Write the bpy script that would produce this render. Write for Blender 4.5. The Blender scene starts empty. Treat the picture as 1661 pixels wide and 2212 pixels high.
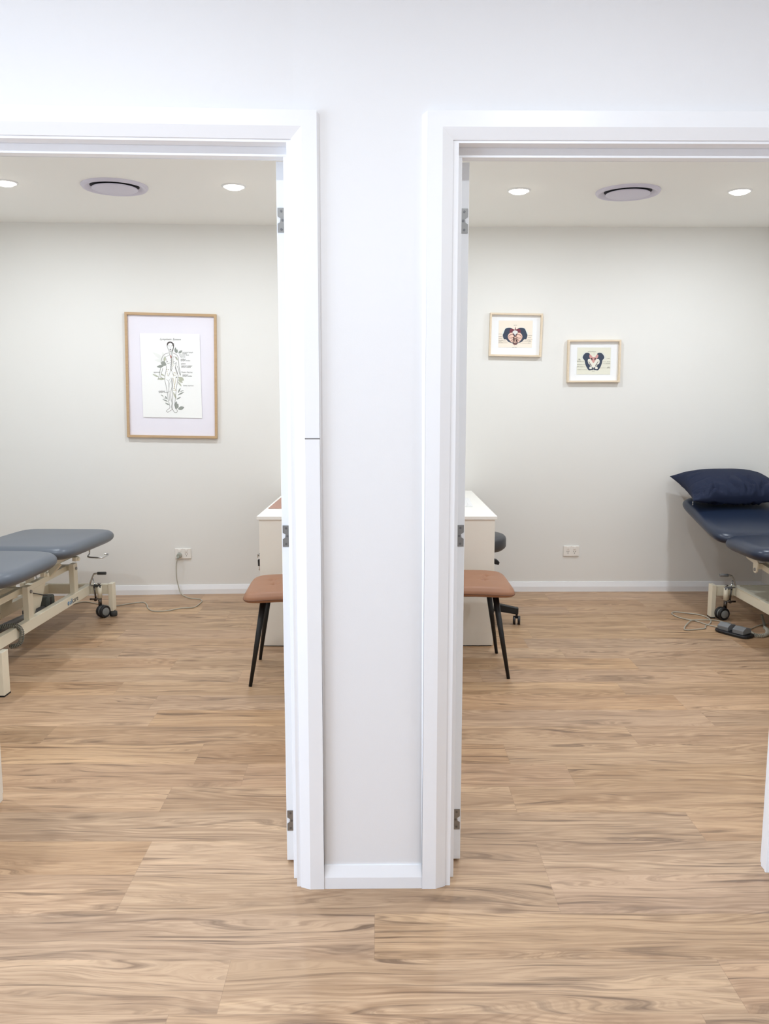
import bpy, bmesh, math, random
from mathutils import Vector, Matrix, noise
random.seed(7)
SC = bpy.context.scene
COL = SC.collection
PI = math.pi

# ------------------------------------------------------------------ camera
F_PX, YAW, PITCH, ROLL = 1801.8, 0.0078981, 0.1360678, 0.000536
CAM = Vector((0.0, -2.245526, 1.3981875))
CH = 2.564                       # ceiling height
fw = Vector((math.sin(YAW)*math.cos(PITCH), math.cos(YAW)*math.cos(PITCH), -math.sin(PITCH)))
rt0 = Vector((math.cos(YAW), -math.sin(YAW), 0)); up0 = rt0.cross(fw)
RT = rt0*math.cos(ROLL)+up0*math.sin(ROLL); UP = -rt0*math.sin(ROLL)+up0*math.cos(ROLL)
cd = bpy.data.cameras.new('camera'); cam = bpy.data.objects.new('camera', cd); COL.objects.link(cam)
cd.sensor_fit = 'HORIZONTAL'; cd.sensor_width = 36; cd.lens = 36*F_PX/1661
cd.clip_start = 0.02
M = Matrix((RT, UP, -fw)).transposed().to_4x4(); M.translation = CAM
cam.matrix_world = M
SC.camera = cam

def ray(x, y): return fw+(x-830.5)/F_PX*RT-(y-1106)/F_PX*UP
def onY(x, y, Y):                # measured photo point -> point of the vertical plane at depth Y
    d = ray(x, y); return CAM+d*((Y-CAM.y)/d.y)
def onZ(x, y, Z):
    d = ray(x, y); return CAM+d*((Z-CAM.z)/d.z)

# ------------------------------------------------------------------ materials
def srgb(c):
    return tuple((v/12.92 if v <= .04045 else ((v+.055)/1.055)**2.4) for v in [k/255 for k in c])+(1,)
def mat(name, col, rough=.5, metal=0, noise_amt=0, noise_scale=20, bump=0, bump_scale=200, spec=.5, coat=0, emit=None, sheen=0):
    m = bpy.data.materials.new(name); m.use_nodes = True
    nt = m.node_tree; b = nt.nodes['Principled BSDF']
    c = srgb(col); b.inputs['Base Color'].default_value = c
    b.inputs['Roughness'].default_value = rough; b.inputs['Metallic'].default_value = metal
    b.inputs['Specular IOR Level'].default_value = spec
    if coat: b.inputs['Coat Weight'].default_value = coat
    if sheen: b.inputs['Sheen Weight'].default_value = sheen
    tc = nt.nodes.new('ShaderNodeTexCoord')
    if noise_amt:
        n = nt.nodes.new('ShaderNodeTexNoise'); n.inputs['Scale'].default_value = noise_scale; n.inputs['Detail'].default_value = 4
        nt.links.new(tc.outputs['Object'], n.inputs['Vector'])
        mx = nt.nodes.new('ShaderNodeMix'); mx.data_type = 'RGBA'
        mx.inputs[6].default_value = tuple(v*(1-noise_amt) for v in c[:3])+(1,)
        mx.inputs[7].default_value = tuple(min(1, v*(1+noise_amt)) for v in c[:3])+(1,)
        nt.links.new(n.outputs['Fac'], mx.inputs[0]); nt.links.new(mx.outputs[2], b.inputs['Base Color'])
    if bump:
        n = nt.nodes.new('ShaderNodeTexNoise'); n.inputs['Scale'].default_value = bump_scale; n.inputs['Detail'].default_value = 3
        nt.links.new(tc.outputs['Object'], n.inputs['Vector'])
        bp = nt.nodes.new('ShaderNodeBump'); bp.inputs['Strength'].default_value = bump; bp.inputs['Distance'].default_value = .001
        nt.links.new(n.outputs['Fac'], bp.inputs['Height']); nt.links.new(bp.outputs['Normal'], b.inputs['Normal'])
    if emit:
        b.inputs['Emission Color'].default_value = srgb(emit[0]); b.inputs['Emission Strength'].default_value = emit[1]
    return m
def wood_mat(name, c0, c1, axis='x', scale=1.0, rough=.45):
    m = bpy.data.materials.new(name); m.use_nodes = True; nt = m.node_tree; b = nt.nodes['Principled BSDF']
    tc = nt.nodes.new('ShaderNodeTexCoord'); mp = nt.nodes.new('ShaderNodeMapping')
    mp.inputs['Scale'].default_value = (8*scale, 90*scale, 90*scale) if axis == 'x' else (90*scale, 90*scale, 8*scale)
    nt.links.new(tc.outputs['Object'], mp.inputs['Vector'])
    n = nt.nodes.new('ShaderNodeTexNoise'); n.inputs['Scale'].default_value = 1; n.inputs['Detail'].default_value = 5
    nt.links.new(mp.outputs[0], n.inputs['Vector'])
    mx = nt.nodes.new('ShaderNodeMix'); mx.data_type = 'RGBA'; mx.inputs[6].default_value = srgb(c0); mx.inputs[7].default_value = srgb(c1)
    nt.links.new(n.outputs['Fac'], mx.inputs[0]); nt.links.new(mx.outputs[2], b.inputs['Base Color'])
    b.inputs['Roughness'].default_value = rough
    return m

M_ = {}
M_['wall'] = mat('wall_paint', (232, 231, 227), .75, noise_amt=.006, noise_scale=2, bump=.12, bump_scale=350, spec=.3)
M_['corr'] = mat('corridor_paint', (234, 234, 235), .6, noise_amt=.005, noise_scale=2, bump=.12, bump_scale=350, spec=.3)
M_['ceil'] = mat('ceiling_paint', (243, 242, 238), .8, bump=.1, bump_scale=300, spec=.2)
M_['trim'] = mat('trim_enamel', (240, 241, 243), .32, bump=.03, bump_scale=60)
M_['door'] = mat('door_enamel', (238, 240, 242), .35)
M_['steel'] = mat('brushed_steel', (150, 150, 148), .38, metal=1, noise_amt=.1, noise_scale=90)
M_['screw'] = mat('screw_steel', (120, 120, 122), .35, metal=1)
M_['chrome'] = mat('chrome', (190, 190, 190), .12, metal=1)
M_['darkchrome'] = mat('dark_steel', (110, 105, 102), .25, metal=1)
M_['cream'] = mat('cream_powder_coat', (236, 230, 210), .38, bump=.05, bump_scale=500)
M_['greyvinyl'] = mat('grey_vinyl', (90, 97, 107), .36, bump=.04, bump_scale=700, noise_amt=.03, noise_scale=6)
M_['navyvinyl'] = mat('navy_vinyl', (30, 41, 62), .33, bump=.04, bump_scale=700, noise_amt=.03, noise_scale=6)
M_['navyfab'] = mat('navy_pillow_cotton', (27, 35, 58), .75, bump=.2, bump_scale=500, noise_amt=.05, noise_scale=12, spec=.25)
M_['tan'] = mat('tan_leather', (150, 105, 76), .5, bump=.15, bump_scale=400, noise_amt=.05, noise_scale=14)
M_['tandark'] = mat('tan_leather_seam', (104, 66, 44), .5)
M_['black'] = mat('black_metal', (12, 12, 13), .45)
M_['blackplastic'] = mat('black_plastic', (30, 30, 33), .45)
M_['rubber'] = mat('grey_rubber', (62, 62, 60), .7)
M_['greyplastic'] = mat('grey_plastic', (118, 120, 122), .45)
M_['wheelgrey'] = mat('caster_grey', (136, 140, 140), .5)
M_['motor'] = mat('motor_housing_plastic', (82, 88, 84), .5)
M_['stoolseat'] = mat('charcoal_vinyl', (66, 67, 70), .45, bump=.1, bump_scale=500)
M_['desk'] = mat('white_laminate', (238, 234, 224), .4)
M_['desktop'] = mat('white_laminate_top', (243, 241, 235), .3)
M_['outlet'] = mat('white_switch_plastic', (238, 234, 228), .3)
M_['hole'] = mat('socket_slot', (70, 62, 56), .6)
M_['cord'] = mat('grey_cord', (176, 172, 158), .5)
M_['coil'] = mat('coiled_cord_grey', (118, 118, 108), .5)
M_['plug'] = mat('grey_plug', (158, 160, 150), .35)
M_['oak'] = wood_mat('oak_frame', (178, 146, 108), (200, 170, 132))
M_['pale'] = wood_mat('pale_timber_frame', (216, 197, 170), (232, 216, 192))
M_['mount'] = mat('mount_board', (238, 235, 244), .8)
M_['mountw'] = mat('mount_board_white', (244, 246, 248), .8)
M_['paper'] = mat('poster_paper', (248, 249, 247), .8)
M_['vent'] = mat('vent_plastic', (208, 204, 218), .5)
M_['ventdark'] = mat('vent_throat', (44, 42, 50), .8)
M_['mat'] = mat('terracotta_desk_mat', (172, 132, 116), .6, bump=.1)
M_['white'] = mat('white_plastic', (236, 236, 236), .35)
M_['keys'] = mat('grey_key_gap', (150, 150, 152), .5)
M_['lens'] = mat('downlight_lens', (255, 255, 255), .4, emit=((255, 250, 240), 30))
M_['blue'] = mat('logo_blue', (36, 124, 176), .5)
M_['ink'] = mat('dark_print', (58, 58, 60), .7)
M_['gap'] = mat('joint_gap', (120, 118, 118), .8)
def flat(name, c): return mat(name, c, .8, spec=.2)

def glass_mat():
    m = bpy.data.materials.new('picture_glass'); m.use_nodes = True; nt = m.node_tree
    for n in list(nt.nodes): nt.nodes.remove(n)
    o = nt.nodes.new('ShaderNodeOutputMaterial'); mx = nt.nodes.new('ShaderNodeMixShader')
    t = nt.nodes.new('ShaderNodeBsdfTransparent'); g = nt.nodes.new('ShaderNodeBsdfGlossy'); g.inputs['Roughness'].default_value = .03
    mx.inputs[0].default_value = .02
    nt.links.new(t.outputs[0], mx.inputs[1]); nt.links.new(g.outputs[0], mx.inputs[2]); nt.links.new(mx.outputs[0], o.inputs[0])
    return m
M_['glass'] = glass_mat()

# ------------------------------------------------------------------ mesh helpers
class MB:
    def __init__(s): s.v = []; s.f = []; s.sm = []
    def add(s, vs, fs, sm=False):
        k = len(s.v); s.v += [tuple(v) for v in vs]; s.f += [tuple(i+k for i in f) for f in fs]; s.sm += [sm]*len(fs); return s
    def box(s, x0, x1, y0, y1, z0, z1, T=None):
        vs = [Vector((x, y, z)) for z in (z0, z1) for y in (y0, y1) for x in (x0, x1)]
        if T is not None: vs = [T @ v for v in vs]
        return s.add(vs, [(0, 2, 3, 1), (4, 5, 7, 6), (0, 1, 5, 4), (2, 6, 7, 3), (0, 4, 6, 2), (1, 3, 7, 5)])
    def beam(s, a, b, w, h, up=Vector((0, 0, 1))):
        a = Vector(a); b = Vector(b); d = (b-a).normalized(); sx = d.cross(up).normalized(); sz = sx.cross(d)
        vs = [p+sx*i*w/2+sz*j*h/2 for p in (a, b) for j in (-1, 1) for i in (-1, 1)]
        return s.add(vs, [(0, 1, 3, 2), (4, 6, 7, 5), (0, 4, 5, 1), (2, 3, 7, 6), (0, 2, 6, 4), (1, 5, 7, 3)])
    def prism(s, poly, ax, t0, t1):
        # poly: list of 2D points in the plane across axis ax ('x': (y,z), 'y': (x,z), 'z': (x,y))
        def P(p, t): return {'x': (t, p[0], p[1]), 'y': (p[0], t, p[1]), 'z': (p[0], p[1], t)}[ax]
        n = len(poly); vs = [P(p, t0) for p in poly]+[P(p, t1) for p in poly]
        return s.add(vs, [tuple(range(n)), tuple(range(2*n-1, n-1, -1))]+[(i, i+n, (i+1) % n+n, (i+1) % n) for i in range(n)])
    def cyl(s, a, b, r0, r1=None, n=20, caps=True, sm=True):
        r1 = r0 if r1 is None else r1
        a = Vector(a); b = Vector(b); d = (b-a).normalized()
        u = d.orthogonal().normalized(); w = d.cross(u)
        vs = [p+(u*math.cos(2*PI*i/n)+w*math.sin(2*PI*i/n))*r for p, r in ((a, r0), (b, r1)) for i in range(n)]
        s.add(vs, [(i, (i+1) % n, (i+1) % n+n, i+n) for i in range(n)], sm)
        if caps: s.add(vs, [tuple(range(n-1, -1, -1)), tuple(range(n, 2*n))])
        return s
    def tube(s, pts, r, n=8, closed=False):
        pts = [Vector(p) for p in pts]; N = len(pts); rings = []
        u = None
        for i, p in enumerate(pts):
            d = (pts[min(i+1, N-1)]-pts[max(i-1, 0)]).normalized()
            if u is None: u = d.orthogonal().normalized()
            u = (u-d*u.dot(d)).normalized(); w = d.cross(u)
            rings += [p+(u*math.cos(2*PI*k/n)+w*math.sin(2*PI*k/n))*r for k in range(n)]
        fs = [(i*n+k, i*n+(k+1) % n, (i+1)*n+(k+1) % n, (i+1)*n+k) for i in range(N-1) for k in range(n)]
        s.add(rings, fs, True); s.add(rings, [tuple(range(n-1, -1, -1)), tuple(range((N-1)*n, N*n))])
        return s
    def lathe(s, prof, c=(0, 0, 0), ax='z', n=40):
        c = Vector(c); vs = []
        for r, h in prof:
            for k in range(n):
                a = 2*PI*k/n; p = (r*math.cos(a), r*math.sin(a), h)
                if ax == 'x': p = (p[2], p[0], p[1])
                if ax == 'y': p = (p[0], p[2], p[1])
                vs.append(c+Vector(p))
        fs = [(i*n+k, i*n+(k+1) % n, (i+1)*n+(k+1) % n, (i+1)*n+k) for i in range(len(prof)-1) for k in range(n)]
        return s.add(vs, fs, True)
    def build(s, name, m, parent=None, bevel=0, seg=2, subsurf=0, smooth=None):
        me = bpy.data.meshes.new(name); me.from_pydata(s.v, [], s.f)
        for p, q in zip(me.polygons, s.sm): p.use_smooth = q if smooth is None else smooth
        bm = bmesh.new(); bm.from_mesh(me); bmesh.ops.remove_doubles(bm, verts=bm.verts, dist=1e-6); bmesh.ops.recalc_face_normals(bm, faces=bm.faces); bm.to_mesh(me); bm.free()
        me.materials.append(m)
        o = bpy.data.objects.new(name, me); COL.objects.link(o)
        if parent: o.parent = parent
        if bevel:
            b = o.modifiers.new('bevel', 'BEVEL'); b.width = bevel; b.segments = seg; b.limit_method = 'ANGLE'; b.angle_limit = math.radians(40)
        if subsurf:
            q = o.modifiers.new('subdivision', 'SUBSURF'); q.levels = subsurf; q.render_levels = subsurf
        return o
def tag(o, label=None, cat=None, group=None, kind=None):
    if label: o['label'] = label
    if cat: o['category'] = cat
    if group: o['group'] = group
    if kind: o['kind'] = kind
    return o
def thing(name, loc, label, cat, rz=0, group=None):
    o = bpy.data.objects.new(name, None); COL.objects.link(o); o.location = loc; o.rotation_euler.z = rz
    o.empty_display_size = .1
    return tag(o, label, cat, group)
def struct(mb, name, m, bevel=0, **k):
    o = mb.build(name, m, None, bevel, **k); o['kind'] = 'structure'; return o
def spline(pts, n=10):
    P = [Vector(p) for p in pts]; P = [P[0]*2-P[1]]+P+[P[-1]*2-P[-2]]; out = []
    for i in range(1, len(P)-2):
        a, b, c, d = P[i-1:i+3]
        for k in range(n):
            t = k/n; out.append(.5*((2*b)+(c-a)*t+(2*a-5*b+4*c-d)*t*t+(3*b-a-3*c+d)*t**3))
    out.append(P[-2]); return out
def coil(path, R, r, turns, n=14):
    """helix of wire radius r, coil radius R around a path"""
    P = [Vector(p) for p in path]; L = [0]
    for i in range(1, len(P)): L.append(L[-1]+(P[i]-P[i-1]).length)
    def at(t):
        s_ = t*L[-1]; i = 1
        while i < len(P)-1 and L[i] < s_: i += 1
        k = (s_-L[i-1])/max(1e-9, L[i]-L[i-1]); return P[i-1].lerp(P[i], k), (P[i]-P[i-1]).normalized()
    out = []; u = None; N = turns*n
    for j in range(N+1):
        p, d = at(j/N)
        if u is None: u = d.orthogonal().normalized()
        u = (u-d*u.dot(d)).normalized(); w = d.cross(u); a = 2*PI*j/n
        out.append(p+(u*math.cos(a)+w*math.sin(a))*R)
    return out
def pad(a, b, h, edge_r, n=6, N=44, under=.3, crown=.01, tf=None, zf=None):
    """upholstered pad: half sizes a, b, thickness h; superellipse outline; returns MB centred on 0, bottom z=0"""
    mb = MB(); R = []
    for i in range(N+1):
        t = -1+2*i/N; R.append(math.copysign(1-(1-abs(t))**1.7, t))
    top = []; bot = []
    for v in R:
        for u in R:
            r = max(abs(u), abs(v), 1e-9); pu, pv = abs(u/r), abs(v/r)
            k = 1/(max(pu**n+pv**n, 1e-9)**(1/n)) if pu+pv > .5 else 1
            x, y = a*u*k, b*v*k
            d = (1-r)*min(a, b)
            e = min(d/edge_r, 1); s_ = math.sqrt(max(0, 1-(1-e)**2))
            eb = min(d/(edge_r*1.3), 1); sb = math.sqrt(max(0, 1-(1-eb)**2))
            mid = h*under+(h*(1-under))*.15
            zt = mid+(h-mid)*s_+crown*(1-r*r); zb = mid-mid*sb
            if tf: zt += tf(x, y, r)
            if zf: q = zf(x, y); zt += q; zb += q
            top.append((x, y, zt)); bot.append((x, y, zb))
    W_ = N+1
    fs = [(j*W_+i, j*W_+i+1, (j+1)*W_+i+1, (j+1)*W_+i) for j in range(N) for i in range(N)]
    mb.add(top, fs, True); mb.add(bot, [f[::-1] for f in fs], True)
    return mb
def text_obj(name, body, size, m, parent, shear=0, align='LEFT', ext=.0003):
    c = bpy.data.curves.new(name, 'FONT'); c.body = body; c.size = size; c.shear = shear; c.align_x = align; c.extrude = ext; c.resolution_u = 3
    tmp = bpy.data.objects.new(name, c); COL.objects.link(tmp)
    me = bpy.data.meshes.new_from_object(tmp.evaluated_get(bpy.context.evaluated_depsgraph_get()))
    bpy.data.objects.remove(tmp); me.materials.clear(); me.materials.append(m); me.name = name
    o = bpy.data.objects.new(name, me); COL.objects.link(o); o.parent = parent
    return o

# ------------------------------------------------------------------ floor (planks as faces carrying a random value)
def floor_mat():
    m = bpy.data.materials.new('timber_look_vinyl'); m.use_nodes = True; nt = m.node_tree; N = nt.nodes; Lk = nt.links
    b = N['Principled BSDF']; b.inputs['Roughness'].default_value = .42; b.inputs['Specular IOR Level'].default_value = .35
    tc = N.new('ShaderNodeTexCoord'); at = N.new('ShaderNodeAttribute'); at.attribute_name = 'plank'
    def math_(op, a, b_=None, c=None):
        n = N.new('ShaderNodeMath'); n.operation = op
        for i, v in enumerate((a, b_, c)):
            if v is None: continue
            if isinstance(v, (int, float)): n.inputs[i].default_value = v
            else: Lk.new(v, n.inputs[i])
        return n.outputs[0]
    sep = N.new('ShaderNodeSeparateXYZ'); Lk.new(tc.outputs['Object'], sep.inputs[0])
    asep = N.new('ShaderNodeSeparateColor'); Lk.new(at.outputs['Color'], asep.inputs[0])
    r1, r2, r3 = asep.outputs[0], asep.outputs[1], asep.outputs[2]
    X = math_('ADD', sep.outputs[0], math_('MULTIPLY', r1, 31)); Y = math_('ADD', sep.outputs[1], math_('MULTIPLY', r2, 17))
    def vec(x, y, z=0):
        c = N.new('ShaderNodeCombineXYZ')
        for i, v in enumerate((x, y, z)):
            if isinstance(v, (int, float)): c.inputs[i].default_value = v
            else: Lk.new(v, c.inputs[i])
        return c.outputs[0]
    def nz(v, scale=1, detail=3, rough=.5, dist=0):
        n = N.new('ShaderNodeTexNoise'); n.inputs['Scale'].default_value = scale; n.inputs['Detail'].default_value = detail
        n.inputs['Roughness'].default_value = rough; n.inputs['Distortion'].default_value = dist; Lk.new(v, n.inputs['Vector']); return n.outputs['Fac']
    def ramp(v, stops):
        r = N.new('ShaderNodeValToRGB'); Lk.new(v, r.inputs[0]); e = r.color_ramp.elements
        while len(e) < len(stops): e.new(.5)
        for k, (p, c) in enumerate(stops): e[k].position = p; e[k].color = c if len(c) == 4 else c+(1,)
        return r.outputs[0]
    def g(v): return (v, v, v, 1)
    # cathedral figure: contour bands of a stretched height field
    hgt = nz(vec(math_('MULTIPLY', X, 1.15), math_('MULTIPLY', Y, 7.5), r3), 1, 2.2, .45)
    rings = math_('SINE', math_('MULTIPLY', hgt, 115))
    rings = math_('MULTIPLY_ADD', rings, .5, .5)
    zone = ramp(nz(vec(math_('MULTIPLY', X, .9), math_('MULTIPLY', Y, 5), 5), 1, 1), [(.4, g(0)), (.62, g(1))])
    warp = math_('MULTIPLY', math_('SUBTRACT', hgt, .5), .22)
    Yw = math_('ADD', Y, warp)
    streak = nz(vec(math_('MULTIPLY', X, 1.4), math_('MULTIPLY', Yw, 34)), 1, 5, .62)
    fine = nz(vec(math_('MULTIPLY', X, 7), math_('MULTIPLY', Yw, 210)), 1, 3, .6)
    broad = nz(vec(math_('MULTIPLY', X, .75), math_('MULTIPLY', Yw, 9)), 1, 3, .55)
    dark = ramp(nz(vec(math_('MULTIPLY', X, 1.9), math_('MULTIPLY', Yw, 58), 9), 1, 4, .6), [(.54, g(0)), (.68, g(1))])
    knot = N.new('ShaderNodeTexVoronoi'); knot.inputs['Scale'].default_value = 1
    Lk.new(vec(math_('MULTIPLY', X, 1.9), math_('MULTIPLY', Y, 5.2)), knot.inputs['Vector'])
    kd = ramp(knot.outputs['Distance'], [(.03, g(1)), (.13, g(0))])
    krnd = N.new('ShaderNodeSeparateColor'); Lk.new(knot.outputs['Color'], krnd.inputs[0])
    kmask = math_('MULTIPLY', kd, math_('GREATER_THAN', krnd.outputs[0], .4))
    def mix(f, a, c, mode='MIX'):
        n = N.new('ShaderNodeMix'); n.data_type = 'RGBA'; n.blend_type = mode
        for i, v in ((0, f), (6, a), (7, c)):
            if isinstance(v, (int, float)): n.inputs[i].default_value = v
            elif isinstance(v, tuple): n.inputs[i].default_value = v
            else: Lk.new(v, n.inputs[i])
        return n.outputs[2]
    LIGHT, MID, DARK, PINK = srgb((204, 174, 143)), srgb((174, 143, 113)), srgb((100, 78, 62)), srgb((200, 164, 138))
    c = ramp(streak, [(.33, MID), (.5, LIGHT), (.68, srgb((216, 184, 150)))])
    c = mix(math_('MULTIPLY', ramp(broad, [(.40, g(0)), (.62, g(1))]), .50), c, srgb((154, 126, 99)))
    c = mix(math_('MULTIPLY', r3, .35), c, PINK)
    c = mix(math_('MULTIPLY', math_('MULTIPLY', rings, zone), .42), c, srgb((140, 108, 82)))
    c = mix(math_('MULTIPLY', dark, .80), c, DARK)
    c = mix(math_('MULTIPLY', ramp(fine, [(.35, g(1)), (.52, g(0))]), .42), c, srgb((132, 104, 80)))
    c = mix(math_('MULTIPLY', kmask, .6), c, srgb((104, 78, 58)))
    # plank tone
    hsv = N.new('ShaderNodeHueSaturation'); Lk.new(c, hsv.inputs['Color'])
    Lk.new(math_('MULTIPLY_ADD', r1, .12, .86), hsv.inputs['Value']); Lk.new(math_('MULTIPLY_ADD', r2, .16, 1.0), hsv.inputs['Saturation'])
    c = hsv.outputs[0]
    # joints between planks from the face coordinates
    uv = N.new('ShaderNodeUVMap'); uv.uv_map = 'edge'; us = N.new('ShaderNodeSeparateXYZ'); Lk.new(uv.outputs[0], us.inputs[0])
    ex = math_('LESS_THAN', us.outputs[0], .0012); ey = math_('LESS_THAN', us.outputs[1], .0012)
    j = math_('MULTIPLY', math_('MAXIMUM', ex, ey), .28)
    c = mix(j, c, srgb((96, 74, 58)))
    Lk.new(c, b.inputs['Base Color'])
    bp = N.new('ShaderNodeBump'); bp.inputs['Strength'].default_value = .12; bp.inputs['Distance'].default_value = .001
    Lk.new(fine, bp.inputs['Height']); Lk.new(bp.outputs[0], b.inputs['Normal'])
    Lk.new(math_('MULTIPLY_ADD', streak, .15, .36), b.inputs['Roughness'])
    return m
def make_floor():
    w, L = .188, 1.22; e0 = -.51
    joints = {-1: .74, 0: -.37, 1: -.01, 2: .5, 3: -.72, 6: .72-1.22*0, 7: .51, 8: 1.06, 9: -.99, 10: 1.40, 11: 1.18, 12: 1.74, 13: 1.36, 14: -.2, 15: 2.07, 16: .91, 18: -.97, 19: 1.26}
    xs0, xs1 = -4.6, 4.2; rows = range(-16, 24)
    vs = []; fs = []; cols = []; uvs = []
    rnd = random.Random(11); last = 0
    for r in rows:
        jx = joints.get(r)
        if jx is None: jx = last+rnd.uniform(.35, .85)
        last = jx
        y0 = e0+w*r; y1 = y0+w
        k0 = math.floor((xs0-jx)/L); x = jx+k0*L
        while x < xs1:
            a, b = x, x+L; i = len(vs)
            tilt = .006   # rows run a hair off the wall line
            vs += [(a, y0-a*tilt, 0), (b, y0-b*tilt, 0), (b, y1-b*tilt, 0), (a, y1-a*tilt, 0)]
            fs.append((i, i+1, i+2, i+3)); cols.append((rnd.random(), rnd.random(), rnd.random(), 1))
            uvs += [(0, 0), (L, 0), (L, w), (0, w)]
            x += L
    me = bpy.data.meshes.new('floor'); me.from_pydata(vs, [], fs)
    ca = me.color_attributes.new('plank', 'FLOAT_COLOR', 'CORNER')
    uvl = me.uv_layers.new(name='edge')
    for p in me.polygons:
        for li in p.loop_indices: ca.data[li].color = cols[p.index]; uvl.data[li].uv = uvs[li]
    me.materials.append(floor_mat())
    o = bpy.data.objects.new('floor', me); COL.objects.link(o); o['kind'] = 'structure'
make_floor()

# ------------------------------------------------------------------ shell
XL, XR = -.155, .126            # outer edges of the two architraves on the pier
WT = .117                       # thickness of the door wall incl. jamb
JL, JR = -.234, .208            # jamb faces on the pier side
HEAD = 2.045                    # underside of head jamb
OPW = .955
K = .04                         # the left hand wall runs slightly towards the corridor
def sh(mb):
    mb.v = [(x, y+(K*(x-XL) if x < XL else 0), z) for x, y, z in mb.v]; return mb
LFAR = JL-OPW; RFAR = JR+OPW
# wall around the openings
w = MB()
w.box(JL-.0+.02, JR-.02, 0, WT, 0, CH)
w.box(JR-.02, RFAR+.02, 0, WT, HEAD+.02, CH)
w.box(RFAR+.02, 3.4, 0, WT, 0, CH)
w.box(LFAR-.02, JL+.02, 0, WT, HEAD+.02, CH)
w.box(-3.6, LFAR-.02, 0, WT, 0, CH)
struct(sh(w), 'wall_front', M_['corr'])
# room shell
def lw(x): return 3.665+.05*(x+.7) if x < -.02 else 3.70    # far wall of the left room, not quite square
def quadwall(name, a, b, m, t=.1, h=CH, z0=0):
    a = Vector((a[0], a[1], 0)); b = Vector((b[0], b[1], 0)); d = (b-a).normalized(); n = Vector((-d.y, d.x, 0))*t
    mb = MB(); pts = [a, b, b+n, a+n]; mb.prism([(p.x, p.y) for p in pts], 'z', z0, h)
    return struct(mb, name, m)
quadwall('wall_back', (-.03, 3.70), (3.0, 3.70), M_['wall'])
quadwall('wall_back_left', (-2.9, lw(-2.9)), (-.03, lw(-.03)), M_['wall'])
mb = MB().box(-.07, .04, WT, 3.75, 0, CH); struct(mb, 'wall_partition', M_['wall'])
mb = MB().box(-2.85, -2.75, .02, 3.7, 0, CH); struct(mb, 'wall_left', M_['wall'])
mb = MB().box(2.80, 2.90, WT, 3.75, 0, CH); struct(mb, 'wall_right', M_['wall'])
mb = MB().box(-4.5, 3.6, -3.95, 3.9, CH, CH+.1); struct(mb, 'ceiling', M_['ceil'])
# corridor ends and back
mb = MB().box(-4.5, 3.6, -3.95, -3.85, 0, CH); struct(mb, 'wall_behind', M_['corr'])
mb = MB().box(3.4, 3.5, -3.9, WT, 0, CH); struct(mb, 'wall_corridor_right', M_['corr'])
mb = MB(); mb.box(-4.4, -4.3, -3.9, WT, 0, .12); mb.box(-4.4, -4.3, -3.9, WT, 2.42, CH); mb.box(-4.4, -4.3, -.35, WT, .12, 2.42); mb.box(-4.4, -4.3, -3.9, -3.6, .12, 2.42)
struct(mb, 'wall_corridor_left', M_['corr'])
mb = MB(); mb.box(-4.4, -3.55, -.02, .15, 0, CH); struct(mb, 'wall_corridor_return', M_['corr'])
mb = MB()
for y in (-3.6, -2.52, -1.44, -.4): mb.box(-4.38, -4.32, y, y+.05, .12, 2.42)
mb.box(-4.38, -4.32, -3.6, -.35, .12, .17); mb.box(-4.38, -4.32, -3.6, -.35, 2.37, 2.42)
wf = struct(mb, 'window_1', M_['trim'])

# skirting: splayed top, thin
def skirt(name, a, b, t=.014, h=.067, z_split=.036):
    """room lies on the left of a->b"""
    a = Vector((a[0], a[1], 0)); b = Vector((b[0], b[1], 0)); d = (b-a).normalized(); n = Vector((-d.y, d.x, 0))
    prof = [(0, 0), (t, 0), (t, z_split), (t*.35, h), (0, h)]
    vs = [p+n*q[0]+Vector((0, 0, q[1])) for p in (a, b) for q in prof]; k = len(prof)
    mb = MB().add(vs, [tuple(range(k)), tuple(range(2*k-1, k-1, -1))]+[(i, i+k, (i+1) % k+k, (i+1) % k) for i in range(k)])
    return struct(mb, name, M_['trim'])
skirt('baseboard_back', (2.8, 3.70), (.04, 3.70), h=.072)
skirt('baseboard_back_left', (-.07, lw(-.07)), (-2.75, lw(-2.75)), h=.067, z_split=.034)
skirt('baseboard_left', (-2.75, 3.56), (-2.75, .05))
skirt('baseboard_right', (2.80, WT), (2.80, 3.70))
skirt('baseboard_partition_left', (-.07, WT), (-.07, 3.69))
skirt('baseboard_partition_right', (.04, 3.69), (.04, WT))
skirt('baseboard_pier', (XR, 0), (XL, 0), t=.016, h=.066, z_split=.034)

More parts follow.
